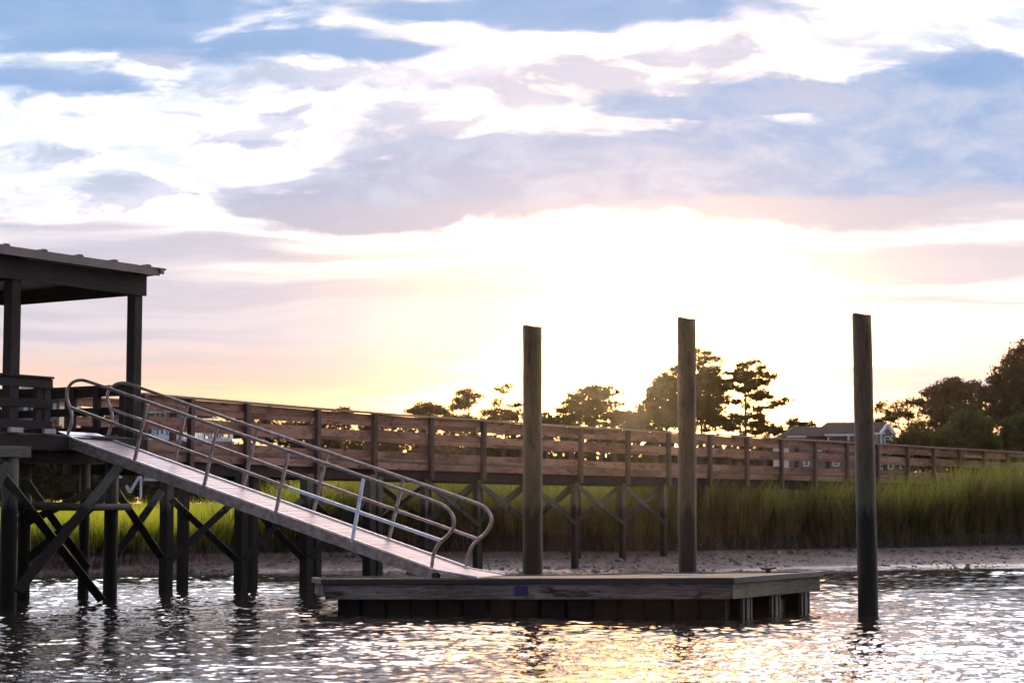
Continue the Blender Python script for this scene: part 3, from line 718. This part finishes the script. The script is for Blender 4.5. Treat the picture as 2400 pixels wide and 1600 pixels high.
BW = thing('boardwalk', 'long weathered wooden boardwalk with plank railings curving away over the marsh', 'boardwalk', (front[4].x, front[4].y, 0))
jit = lambda a: random.uniform(-a, a)
Zv = lambda z: Vector((0, 0, z))
for side, pts, sg in (('front', front, -1), ('rear', rear, 1)):
    cap = MB(); bt, bm_, blo = MB(), MB(), MB(); sk = MB(); st = MB()
    for i in range(len(pts) - 1):
        a, b = pts[i], pts[i + 1]; d, nn = (b - a).normalized(), None; nn = Vector((-d.y, d.x, 0)) * sg
        cap.beam(a + Zv(RZ - .02 + jit(.004)) , b + Zv(RZ - .02 + jit(.004)), .17, .04)
        e = d * .012
        for mb, z0, z1, j in ((bt, -.215, -.045, .010), (bm_, -.595, -.42, .024), (blo, -1.07, -.90, .020)):
            zm = RZ + (z0 + z1) / 2
            mb.beam(a + e + nn * -.02 + Zv(zm + jit(j)), b - e + nn * -.02 + Zv(zm + jit(j)), .04, z1 - z0 - random.uniform(0, .02))
        sk.beam(a + e + nn * .0 + Zv(RZ - 1.225 + jit(.004)), b - e + nn * .0 + Zv(RZ - 1.225 + jit(.004)), .045, .155)
        st.beam(a - nn * .10 + Zv(RZ - 1.43), b - nn * .10 + Zv(RZ - 1.43), .09, .25)
    cap.build('rail_cap', M['cap'], BW); bt.build('top_rail', M['rail'], BW); bm_.build('middle_rail', M['rail'], BW)
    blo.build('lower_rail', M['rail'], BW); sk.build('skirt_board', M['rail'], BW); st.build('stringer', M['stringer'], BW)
    for i, p in enumerate(pts):
        d, nn = wn(i, pts); nn = nn * sg
        m = MB(); q = p + nn * .075; tl = Vector((jit(.012), jit(.012), 0)); m.beam(q + Zv(RZ - 1.53 + jit(.03)), q + tl + Zv(RZ - .045), .10, .135, up=d); m.build('rail_post', M['railpost'], BW, bevel=.006)
m = MB()
for i in range(len(front) - 1):
    a, b, c, d2 = front[i], front[i + 1], rear[i + 1], rear[i]; n_ = max(1, int((b - a).length / .15))
    for k in range(n_):
        p = a.lerp(b, (k + .5) / n_); q = d2.lerp(c, (k + .5) / n_); dd = (q - p).normalized()
        m.beam(p + dd * .05 + Zv(RZ - 1.12), q - dd * .05 + Zv(RZ - 1.12), .138, .036)
m.build('deck_planks', M['deck'], BW)
# piles under each post, with crossed braces
def bents(pts, i0, i1, inset, w=.15):
    prev = None
    for i in range(i0, i1):
        d, nn = wn(i, pts); c = pts[i] + nn * inset
        g = float(ground_h(c.x, c.y))
        m = MB(); m.vbox(c, d, w, w, min(g, 0) - .6, RZ - 1.51); m.build('pile', M['pile'], BW, bevel=.006)
        if prev is not None and g < .9:
            for s, (za, zb) in ((-1, (2.30, 1.25)), (1, (1.25, 2.30))):
                m = MB(); m.beam(prev + nn * (s * (w / 2 + .025)) + Zv(za), c + nn * (s * (w / 2 + .025)) + Zv(zb), .04, .12); m.build('brace', M['brace'], BW, bevel=.004)
        prev = c
bents(front, 5, 16, .12); bents(rear, 5, 14, -.12, .14)
for (xa, ya), (xb, yb) in (((388, 1389), (427, 1381)), ((563, 1386), (590, 1377)), ((717, 1383), (740, 1374)), ((864, 1379), (884, 1368))):
    pp = []
    for x, y, r_ in ((xa, ya, .10), (xb, yb, .09)):
        c = atZ(x, y, 0); pp.append(c); m = MB(); m.vbox(c, u, r_ * 2, r_ * 2, -1.2, RZ - 1.51 if x != 388 else 2.5); m.build('pile', M['pile'], BW, bevel=.006)
cols_px = [(388, 38.6), (563, 39.9), (717, 41.0), (864, 42.2)]
brace_px(272, 1150, 37.4, 378, 1305, 38.5, .14, BW); brace_px(378, 1150, 38.6, 272, 1300, 37.5, .14, BW)
for (xa, da), (xb, db) in zip(cols_px[:-1], cols_px[1:]):
    k_ = 38.6 / da
    brace_px(xa + 14, 1200 - 30 * k_, da + .1, xb - 8, 1200 + 112 * k_, db + .1, .13, BW)
    brace_px(xb - 10, 1200 - 30 * k_, db - .1, xa + 10, 1200 + 112 * k_, da - .1, .13, BW)

# ------------------------------------------------------------------ houses beyond the marsh
def P_(x, y, Y): return atY(x, y, Y)
def boxpx(m, x0, y0, x1, y1, Y, dep):
    a, b = P_(x0, y1, Y), P_(x1, y0, Y)
    m.hexa([(a.x, Y, a.z), (b.x, Y, a.z), (b.x, Y, b.z), (a.x, Y, b.z), (a.x, Y + dep, a.z), (b.x, Y + dep, a.z), (b.x, Y + dep, b.z), (a.x, Y + dep, b.z)])
def hip(m, x0, x1, ye, yr, xr0, xr1, Y, dep, gable=False):
    """hipped or gabled roof with its ridge parallel to the river; eave row ye, ridge row yr"""
    a, b = P_(x0, ye, Y), P_(x1, ye, Y); r0, r1 = P_(xr0, yr, Y + dep / 2), P_(xr1, yr, Y + dep / 2)
    A, B, C, D2 = Vector((a.x, Y, a.z)), Vector((b.x, Y, a.z)), Vector((b.x, Y + dep, a.z)), Vector((a.x, Y + dep, a.z))
    m.poly([A, B, r1, r0]); m.poly([C, D2, r0, r1]); m.poly([B, C, r1]); m.poly([D2, A, r0]); m.poly([D2, C, B, A])
def gabf(m, x0, x1, ye, ya, Y, dep, over=.25):
    """gable roof facing the river"""
    a, b, c = P_(x0, ye, Y), P_(x1, ye, Y), P_((x0 + x1) / 2, ya, Y)
    for s in (0,):
        A, B, C = Vector((a.x, Y - over, a.z)), Vector((b.x, Y - over, b.z)), Vector((c.x, Y - over, c.z)); dd = Vector((0, dep, 0)); t = Vector((0, 0, .18))
        m.poly([A, C, C + dd, A + dd]); m.poly([C, B, B + dd, C + dd])
def window(parent, x0, y0, x1, y1, Y, bars=True):
    m = MB(); t = .10; a, b = P_(x0, y1, Y), P_(x1, y0, Y)
    fm = MB(); yy = Y - .06
    fm.beam((a.x, yy, a.z), (b.x, yy, a.z), .08, t); fm.beam((a.x, yy, b.z), (b.x, yy, b.z), .08, t)
    fm.beam((a.x, yy, a.z + t / 2), (a.x, yy, b.z - t / 2), .08, t, up=(1, 0, 0)); fm.beam((b.x, yy, a.z + t / 2), (b.x, yy, b.z - t / 2), .08, t, up=(1, 0, 0))
    if bars: fm.beam((a.x, yy, (a.z + b.z) / 2), (b.x, yy, (a.z + b.z) / 2), .06, .05)
    w = fm.build('window', M['trim'], parent)
    m.poly([(a.x, Y - .03, a.z), (b.x, Y - .03, a.z), (b.x, Y - .03, b.z), (a.x, Y - .03, b.z)])
    g = m.build('pane', M['glass'], None); 
    me = g.data
    for vv in me.vertices: vv.co = vv.co - Vector(parent['_o'])
    g.parent = w
YH = 150.0
HA = thing('house', 'large taupe house with dark shingle roof and white trim behind the right piling', 'house', (P_(1990, 1100, YH).x, YH, 1.5))
m = MB(); boxpx(m, 1850, 1021, 1932, 1165, YH, 9); boxpx(m, 1932, 1019, 2062, 1165, YH + .3, 9); boxpx(m, 2058, 1014, 2100, 1165, YH - 1.2, 9); boxpx(m, 2100, 1045, 2142, 1165, YH - .6, 8); m.build('wall', M['siding'], HA)
m = MB(); hip(m, 1842, 1945, 1022, 999, 1860, 1945, YH - .5, 10); hip(m, 1932, 2085, 1018, 989, 1938, 2078, YH - .4, 10); hip(m, 2088, 2150, 1046, 1024, 2095, 2130, YH - 1.0, 9); m.build('roof', M['shingle'], HA)
m = MB(); boxpx(m, 1846, 1021.2, 1890, 1024, YH - .9, .3); boxpx(m, 1935, 1017, 2010, 1020.5, YH - .9, .3); boxpx(m, 2038, 1013.5, 2076, 1016.5, YH - 1.8, .3)
boxpx(m, 1940, 1020.6, 1943, 1032, YH - .2, .2); boxpx(m, 1987, 1020.6, 1991, 1032, YH - .2, .2); boxpx(m, 2064, 1016.6, 2068, 1045, YH - 1.35, .2); boxpx(m, 2089, 1014, 2092, 1045, YH - 1.35, .2)
for (xa, ya), (xb, yb) in (((2063, 1017), (2081, 994)), ((2081, 994), (2096, 1016)), ((2108, 1043), (2120, 1025)), ((2120, 1025), (2131, 1041))):
    m.beam(P_(xa, ya, YH - 1.7), P_(xb, yb, YH - 1.7), .25, .20)
boxpx(m, 2072, 1061, 2107, 1064, YH - 1.6, .6); m.build('trim', M['trim'], HA)
m = MB(); a, b, c = P_(2065, 1016, YH - 1.3), P_(2096, 1016, YH - 1.3), P_(2081, 995, YH - 1.3); dd = Vector((0, 3.5, 0))
m.poly([a, b, c]); m.build('gable_wall', M['siding'], HA)
m = MB(); gabf(m, 2064, 2098, 1017, 994, YH - 1.2, 5); gabf(m, 2107, 2132, 1042, 1024, YH - 1.2, 5); m.build('dormer_roof', M['shingle'], HA)
m = MB(); a, b, c = P_(2108, 1042, YH - 1.3), P_(2131, 1042, YH - 1.3), P_(2120, 1025, YH - 1.3); m.poly([a, b, c]); m.build('gable_wall', M['siding'], HA)
for w_ in ((2073, 1023, 2086, 1037, YH - 1.2), (1884, 1077, 1895, 1091, YH), (1952, 1080, 1966, 1091, YH + .3), (2062, 1078, 2070, 1098, YH - 1.2), (2082, 1078, 2092, 1098, YH - 1.2), (1915, 1040, 1925, 1056, YH), (2110, 1078, 2120, 1098, YH - .6)):
    window(HA, *w_)

HB = thing('house', 'teal house on stilts with a white balcony behind the boardwalk', 'house', (P_(400, 1100, YH).x, YH, 1.5))
m = MB(); boxpx(m, 262, 966, 432, 1030, YH, 9); m.build('wall', M['teal'], HB)
m = MB(); boxpx(m, 250, 1036, 410, 1104, YH + 1.2, 7); m.build('lower_wall', M['siding'], HB)
m = MB(); hip(m, 255, 310, 968, 946, 268, 296, YH - .8, 10); hip(m, 300, 470, 966, 948, 330, 440, YH - .6, 10); m.build('roof', M['bluegreyroof'], HB)
m = MB(); boxpx(m, 300, 964, 392, 967, YH - .9, .3); boxpx(m, 405, 963, 470, 966.5, YH - 2.6, .3); boxpx(m, 262, 1019, 432, 1031, YH - .3, .25)
for x in (268, 335, 362, 372, 385, 428): boxpx(m, x, 967, x + 4, 1019, YH - .12, .1)
for x in (455, 497, 541): boxpx(m, x, 967 if x < 500 else 1003, x + 4, 1034, YH - 2.5, .15)
m.build('trim', M['trim'], HB)
m = MB(); boxpx(m, 430, 1028, 545, 1034, YH - 2.7, 3); boxpx(m, 432, 1004, 545, 1007, YH - 2.6, .1)
for x in np.arange(434, 544, 5.2): boxpx(m, x, 1007, x + 1.9, 1028, YH - 2.58, .06)
m.build('balcony', M['trim'], HB)
m = MB(); boxpx(m, 205, 1105, 248, 1113, YH - 1, .3); boxpx(m, 276, 1103, 332, 1110, YH - 1, 4); boxpx(m, 336, 1122, 378, 1126, YH - 1, .3); boxpx(m, 488, 1109, 549, 1119, YH - 1, .5)
for x in (276, 327): boxpx(m, x, 1110, x + 5, 1165, YH - 1, .2)
m.build('stilt_frame', M['trim'], HB); m = MB()
m.beam(P_(280, 1112, YH - 1), P_(304, 1152, YH - 1), .12, .2); m.beam(P_(329, 1112, YH - 1), P_(305, 1152, YH - 1), .12, .2)
for x in np.arange(338, 377, 4): boxpx(m, x, 1108, x + 1.3, 1122, YH - .9, .06)
m.build('stilt_brace', M['trim'], HB)
for w_ in ((272, 985, 285, 1015, YH), (310, 985, 325, 1015, YH), (341, 1000, 358, 1018, YH), (376, 1000, 384, 1018, YH), (395, 985, 410, 1015, YH)): window(HB, *w_, bars=False)

HC = thing('house', 'low house with a brown roof between the pavilion rails at the far left', 'house', (P_(100, 1000, YH + 10).x, YH + 10, 1.5))
m = MB(); boxpx(m, 30, 930, 140, 1060, YH + 10, 8); m.build('wall', M['siding'], HC)
m = MB(); hip(m, 20, 152, 932, 905, 50, 122, YH + 9, 10); m.build('roof', M['brownroof'], HC)
m = MB(); boxpx(m, 22, 930, 150, 934, YH + 8.9, .3); boxpx(m, 55, 945, 62, 975, YH + 9.8, .2); boxpx(m, 124, 945, 131, 978, YH + 9.8, .2); m.build('trim', M['trim'], HC)
for w_ in ((64, 945, 76, 972, YH + 10), (100, 945, 112, 972, YH + 10)): window(HC, *w_, bars=False)

# ------------------------------------------------------------------ trees
def leafcloud(blobs_, Y, dens, size, rs, flat=1.0, depth=.85, clump=.5, per=16, hollow=.5):
    """many small leaf faces gathered in clumps inside ellipsoids given in picture pixels at distance Y"""
    Vs = []; more = []
    for (cx, cy, rx, ry) in blobs_:
        for k in range(4 if rx > 17 else 0):
            a = rs.uniform(0, 2 * math.pi); f = rs.uniform(.22, .42)
            more.append((cx + math.cos(a) * rx * .92, cy + math.sin(a) * ry * .92, max(rx * f, 3.0), max(ry * f, 2.2)))
    for (cx, cy, rx, ry) in list(blobs_) + more:
        c = atY(cx, cy, Y); R = np.array([rx / FPX * Y, rx / FPX * Y * depth, ry / FPX * Y])
        vol = 4.2 * R[0] * R[1] * R[2]; area = R[0] * R[2] * 3.14
        nc = max(3, int(2.9 * dens * area / (clump * clump)))
        d = rs.normal(size=(nc, 3)); d /= np.linalg.norm(d, axis=1)[:, None]; q = d * (rs.rand(nc, 1) ** hollow) * R
        q *= 1 + .16 * rs.normal(size=(nc, 1))
        cc = np.array(c)[None, :] + q
        k = per; pts = cc[:, None, :] + rs.normal(size=(nc, k, 3)) * np.array([clump, clump, clump * .62 * flat]) * .5
        Vs.append(pts.reshape(-1, 3))
    C = np.concatenate(Vs); n = len(C)
    a = rs.normal(size=(n, 3)); a /= np.linalg.norm(a, axis=1)[:, None]
    b = np.cross(a, rs.normal(size=(n, 3))); b /= np.linalg.norm(b, axis=1)[:, None]
    sz = size * 1.25 * rs.uniform(.5, 1.25, (n, 1))
    V = np.stack([C - a * sz, C - b * sz * .55, C + a * sz, C + b * sz * .55], 1).reshape(-1, 3)
    F = np.arange(n * 4).reshape(n, 4)
    return V, F
TREE_I = [0]
def tree(name, label, blobs_, Y, trunk_x, kind='pine', dens=.5, size=.125, clump=.5, group='trees behind the boardwalk', tx_top=None, r0=.22, per=24, base_y=None):
    TREE_I[0] += 1; rs = np.random.RandomState(100 + TREE_I[0])
    bx = (trunk_x - 1200) / FPX * Y; gz_ = float(ground_h(bx, Y))
    T = thing(name, label, 'tree', (bx, Y, gz_), group)
    V, F = leafcloud(blobs_, Y, dens, size, rs, flat=.7 if kind == 'pine' else 1, clump=clump, per=per)
    rawmesh('crown', V, F, M[kind], T)
    m = MB(); top = min(blobs_, key=lambda q: q[1]); tp = atY(tx_top if tx_top else top[0], top[1], Y)
    B = Vector((bx, Y, gz_ - .3)); pts = [B.lerp(tp, t) + Vector((.25 * math.sin(t * 5 + trunk_x), 0, 0)) * (t * (1 - t) * 2) for t in np.linspace(0, 1, 9)]
    m.tube(pts, [r0 * (1 - .82 * t) for t in np.linspace(0, 1, 9)], 7)
    for (cx, cy, rx, ry) in blobs_:
        c = atY(cx, cy, Y) + Vector((0, rs.uniform(-.4, .4) * rx / FPX * Y, 0))
        t = min(max((c.z - B.z - rx / FPX * Y * .6) / max(tp.z - B.z, .1), .08), .93); j = t * 8; i = int(j); s_ = pts[i].lerp(pts[min(i + 1, 8)], j - i)
        mid = s_.lerp(c, .5) + Vector((0, 0, -.12 * (c - s_).length * .5))
        m.tube([s_, mid, c], [r0 * .38 * (1 - t * .6), r0 * .25, r0 * .08], 5)
        for e in range(3):
            q = c + Vector((rs.uniform(-1, 1) * rx, 0, rs.uniform(-.6, .8) * ry)) / FPX * Y + Vector((0, rs.uniform(-1, 1) * rx / FPX * Y * .5, 0))
            m.tube([mid, mid.lerp(q, .5) + Vector((0, 0, .1)), q], [r0 * .18, r0 * .12, r0 * .05], 4)
    m.build('trunk', M['bark'], T, smooth=True)
    return T
YT = 178.0
tree('pine_tree', 'low bushy pine, leftmost of the three pines left of the first piling', [(1000, 958, 26, 13), (976, 965, 18, 9), (1030, 962, 18, 10), (992, 950, 14, 7), (1010, 985, 40, 14)], YT, 1003, dens=1.05)
tree('pine_tree', 'rounded pine, middle of the three pines left of the first piling', [(1095, 925, 20, 9), (1075, 935, 16, 8), (1118, 930, 13, 8), (1082, 948, 18, 7), (1104, 944, 16, 6), (1100, 914, 11, 5), (1065, 955, 12, 6), (1090, 982, 40, 12)], YT, 1090, dens=1.0)
tree('pine_tree', 'slender pine with flat separate tiers beside the first piling', [(1172, 910, 13, 6), (1188, 906, 12, 5), (1178, 918, 16, 4), (1168, 940, 12, 5), (1160, 947, 8, 4), (1202, 948, 16, 4.5), (1214, 950, 8, 4), (1155, 968, 26, 9), (1200, 972, 36, 10), (1180, 985, 50, 10)], YT, 1180, dens=1.1, tx_top=1181, r0=.17)
tree('pine_tree', 'small pine tip just above the boardwalk rail far left of the pilings', [(800, 959, 16, 5), (805, 966, 20, 6), (800, 985, 24, 14)], YT, 802, dens=.7)
tree('pine_tree', 'open crowned tree left of the sun between the first and second pilings', [(1400, 906, 16, 7), (1380, 915, 20, 9), (1362, 930, 22, 11), (1345, 947, 22, 12), (1425, 915, 18, 8), (1450, 922, 15, 7), (1405, 930, 18, 7), (1395, 952, 28, 9), (1440, 948, 24, 7), (1370, 965, 55, 20), (1430, 970, 50, 18), (1350, 955, 34, 14), (1395, 930, 36, 16), (1400, 912, 24, 10)], YT, 1415, dens=.95, r0=.2)
tree('pine_tree', 'small dark shrubby tree right beside the first piling', [(1282, 975, 10, 9), (1284, 988, 18, 12), (1308, 980, 16, 13), (1325, 992, 26, 14)], YT, 1290, dens=.8)
tree('oak_tree', 'broad dense tree at the sun, left of the second piling', [(1478, 976, 24, 9), (1532, 945, 20, 22), (1536, 896, 13, 8), (1558, 878, 15, 8), (1582, 868, 20, 9), (1570, 895, 22, 14), (1545, 918, 26, 16), (1565, 950, 38, 38), (1512, 938, 13, 9), (1505, 960, 18, 10), (1530, 915, 15, 12), (1545, 890, 14, 9), (1500, 990, 45, 18), (1570, 985, 60, 28), (1518, 925, 14, 9), (1575, 900, 30, 24), (1600, 930, 40, 40), (1555, 968, 36, 22)], YT + 4, 1540, 'oak', dens=1.0)
tree('pine_tree', 'tall tree with a pine top right behind the second piling', [(1655, 828, 16, 8), (1635, 822, 14, 7), (1618, 835, 14, 10), (1672, 838, 14, 7), (1688, 845, 9, 5), (1640, 845, 22, 8), (1660, 868, 28, 10), (1630, 890, 40, 22), (1675, 893, 26, 20), (1655, 930, 45, 34), (1685, 935, 32, 36), (1650, 975, 60, 34), (1690, 985, 36, 24), (1660, 885, 36, 26), (1620, 930, 35, 30)], YT + 2, 1645, 'pine', dens=.95)
tree('pine_tree', 'tall shapely pine with spreading right limbs, right of the second piling', [(1762, 848, 15, 6), (1748, 856, 14, 6), (1733, 856, 10, 6), (1728, 870, 12, 6), (1783, 862, 11, 6), (1778, 876, 12, 6), (1800, 878, 10, 5), (1812, 882, 7, 5), (1755, 880, 18, 7), (1730, 890, 18, 8), (1712, 878, 10, 6), (1772, 897, 18, 7), (1798, 898, 10, 6), (1745, 912, 22, 8), (1715, 905, 16, 8), (1785, 915, 16, 7), (1775, 930, 18, 6), (1805, 930, 10, 5),
      (1838, 937, 10, 5), (1825, 946, 14, 5), (1808, 953, 12, 5), (1728, 940, 14, 6), (1752, 953, 16, 5), (1780, 960, 14, 5), (1765, 975, 18, 5), (1735, 978, 16, 6), (1790, 985, 16, 6), (1770, 997, 18, 6), (1810, 1000, 14, 6), (1720, 998, 24, 9), (1790, 1010, 30, 8)], YT - 4, 1741, dens=.85, r0=.24, tx_top=1752, clump=.42, size=.15)
tree('leafy_tree', 'small bushy tree at the left gable of the dark roofed house', [(1862, 985, 11, 6), (1850, 992, 16, 8), (1868, 997, 20, 9), (1838, 1008, 22, 10)], YT - 10, 1858, 'oak', dens=.75)
tree('leafy_tree', 'tiny tree top peeping over the dark roof ridge', [(1905, 992, 10, 5), (1893, 996, 10, 5)], YT, 1900, 'oak', dens=.4)
tree('oak_tree', 'airy tree with visible limbs between the third piling and the big oaks', [(2070, 948, 17, 9), (2058, 962, 14, 10), (2085, 965, 16, 9), (2105, 948, 16, 10), (2125, 938, 14, 9), (2140, 950, 14, 9), (2110, 970, 20, 8), (2072, 982, 18, 8), (2095, 1000, 15, 6), (2135, 975, 14, 8), (2060, 1005, 16, 7), (2150, 1005, 24, 14)], YT - 4, 2128, 'oak', dens=.55)
tree('oak_tree', 'wide dense oak in the middle of the right hand trees', [(2210, 905, 22, 12), (2245, 902, 26, 12), (2185, 922, 20, 14), (2275, 908, 20, 12), (2170, 945, 20, 14), (2215, 930, 45, 22), (2255, 935, 45, 28), (2200, 970, 50, 32), (2255, 985, 60, 40)], YT - 6, 2225, 'oak', dens=1.0)
tree('oak_tree', 'tallest dense tree at the right edge of the picture', [(2340, 862, 10, 6), (2352, 868, 12, 7), (2335, 890, 22, 12), (2375, 860, 26, 22), (2405, 840, 30, 20), (2320, 915, 30, 18), (2360, 910, 45, 35), (2400, 900, 45, 50), (2330, 960, 55, 40), (2390, 970, 60, 50), (2440, 900, 50, 70)], YT - 10, 2370, 'oak', dens=1.0)
tree('pine_tree', 'pine top rising from the trees at the right edge', [(2392, 808, 14, 7), (2405, 797, 10, 7), (2378, 822, 16, 7), (2402, 822, 18, 7), (2370, 832, 8, 4), (2385, 845, 16, 6)], YT - 12, 2398, 'pine', dens=.8)
tree('leafy_tree', 'rounded green tree in front of the big oaks at the right', [(2262, 976, 20, 9), (2290, 984, 22, 10), (2240, 994, 20, 10), (2312, 1000, 18, 10), (2268, 1003, 34, 14), (2225, 1012, 16, 10), (2300, 1024, 28, 14), (2252, 1030, 40, 18), (2320, 1040, 22, 12), (2210, 1036, 20, 10)], 135, 2265, 'green', dens=1.1, clump=.45)
tree('leafy_tree', 'green tree at the right edge above the boardwalk rail', [(2385, 976, 16, 8), (2405, 985, 20, 10), (2368, 996, 18, 9), (2395, 1006, 26, 12), (2352, 1015, 18, 9), (2375, 1030, 30, 14), (2410, 1030, 26, 16), (2345, 1042, 18, 9)], 138, 2385, 'green', dens=1.1, clump=.45)
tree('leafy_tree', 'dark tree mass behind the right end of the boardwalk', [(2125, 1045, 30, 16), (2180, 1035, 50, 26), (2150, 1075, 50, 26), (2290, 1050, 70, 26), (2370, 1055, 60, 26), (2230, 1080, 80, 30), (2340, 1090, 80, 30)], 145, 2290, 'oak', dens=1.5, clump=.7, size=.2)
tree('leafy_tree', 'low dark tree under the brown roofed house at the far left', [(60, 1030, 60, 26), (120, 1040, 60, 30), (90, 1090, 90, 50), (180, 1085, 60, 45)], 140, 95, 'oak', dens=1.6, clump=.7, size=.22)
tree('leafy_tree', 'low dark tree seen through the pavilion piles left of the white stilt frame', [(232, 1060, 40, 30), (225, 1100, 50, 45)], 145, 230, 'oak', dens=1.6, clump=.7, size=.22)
ORD = 'first second third fourth fifth sixth seventh eighth ninth tenth eleventh twelfth thirteenth fourteenth fifteenth sixteenth seventeenth eighteenth nineteenth twentieth'.split()
ORD += ['twenty-' + w for w in ORD[:9]] + ['thirtieth'] + ['thirty-' + w for w in ORD[:9]]
rr = random.Random(3); xs_ = []; x = -40
while x < 1840:
    xs_.append(x); x += rr.uniform(48, 66)
for i, x in enumerate(xs_):
    lim = float(np.interp(x, [p[0] for p in PXY], [p[1] for p in PXY])) if x > 332 else 945
    top = lim + rr.uniform(16, 38)
    if 250 < x < 560: top = 985 + rr.uniform(0, 16)
    elif 1270 < x < 1520: top = lim - 34 + rr.uniform(0, 16)
    elif x > 1225: top = lim - 8 + rr.uniform(0, 14)
    elif x < 250: top = 955 + rr.uniform(-8, 12)
    bl_ = [(x, 1158, 46, 14), (x, top + 6, 15, 7), (x + rr.uniform(-18, -8), top + 16, 16, 9), (x + rr.uniform(8, 20), top + 18, 16, 9),
           (x, top + 48, 36, 24), (x + 5, 1085, 38, 36), (x - 5, 1130, 40, 34)]
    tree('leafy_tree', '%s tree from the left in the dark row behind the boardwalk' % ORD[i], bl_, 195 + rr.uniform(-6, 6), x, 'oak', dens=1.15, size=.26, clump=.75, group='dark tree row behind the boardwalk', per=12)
m = MB(); m.hexa([(-1850, -250, -3), (1850, -250, -3), (1850, -250, 26), (-1850, -250, 26), (-1850, 1850, -3), (1850, 1850, -3), (1850, 1850, 26), (-1850, 1850, 26)])
mh = bpy.data.materials.new('evening_haze'); mh.use_nodes = True; nh = mh.node_tree; nh.nodes.clear()
oh = nh.nodes.new('ShaderNodeOutputMaterial'); ph = nh.nodes.new('ShaderNodeVolumePrincipled'); nh.links.new(ph.outputs[0], oh.inputs['Volume'])
ph.inputs['Color'].default_value = (1.0, 0.86, 0.70, 1); ph.inputs['Density'].default_value = 0.000034; ph.inputs['Anisotropy'].default_value = 0.91
o = m.build('haze', mh); tag(o, 'thin warm evening haze over the river and marsh', 'haze', kind='stuff')
for o in bpy.data.objects:
    if '_o' in o: del o['_o']
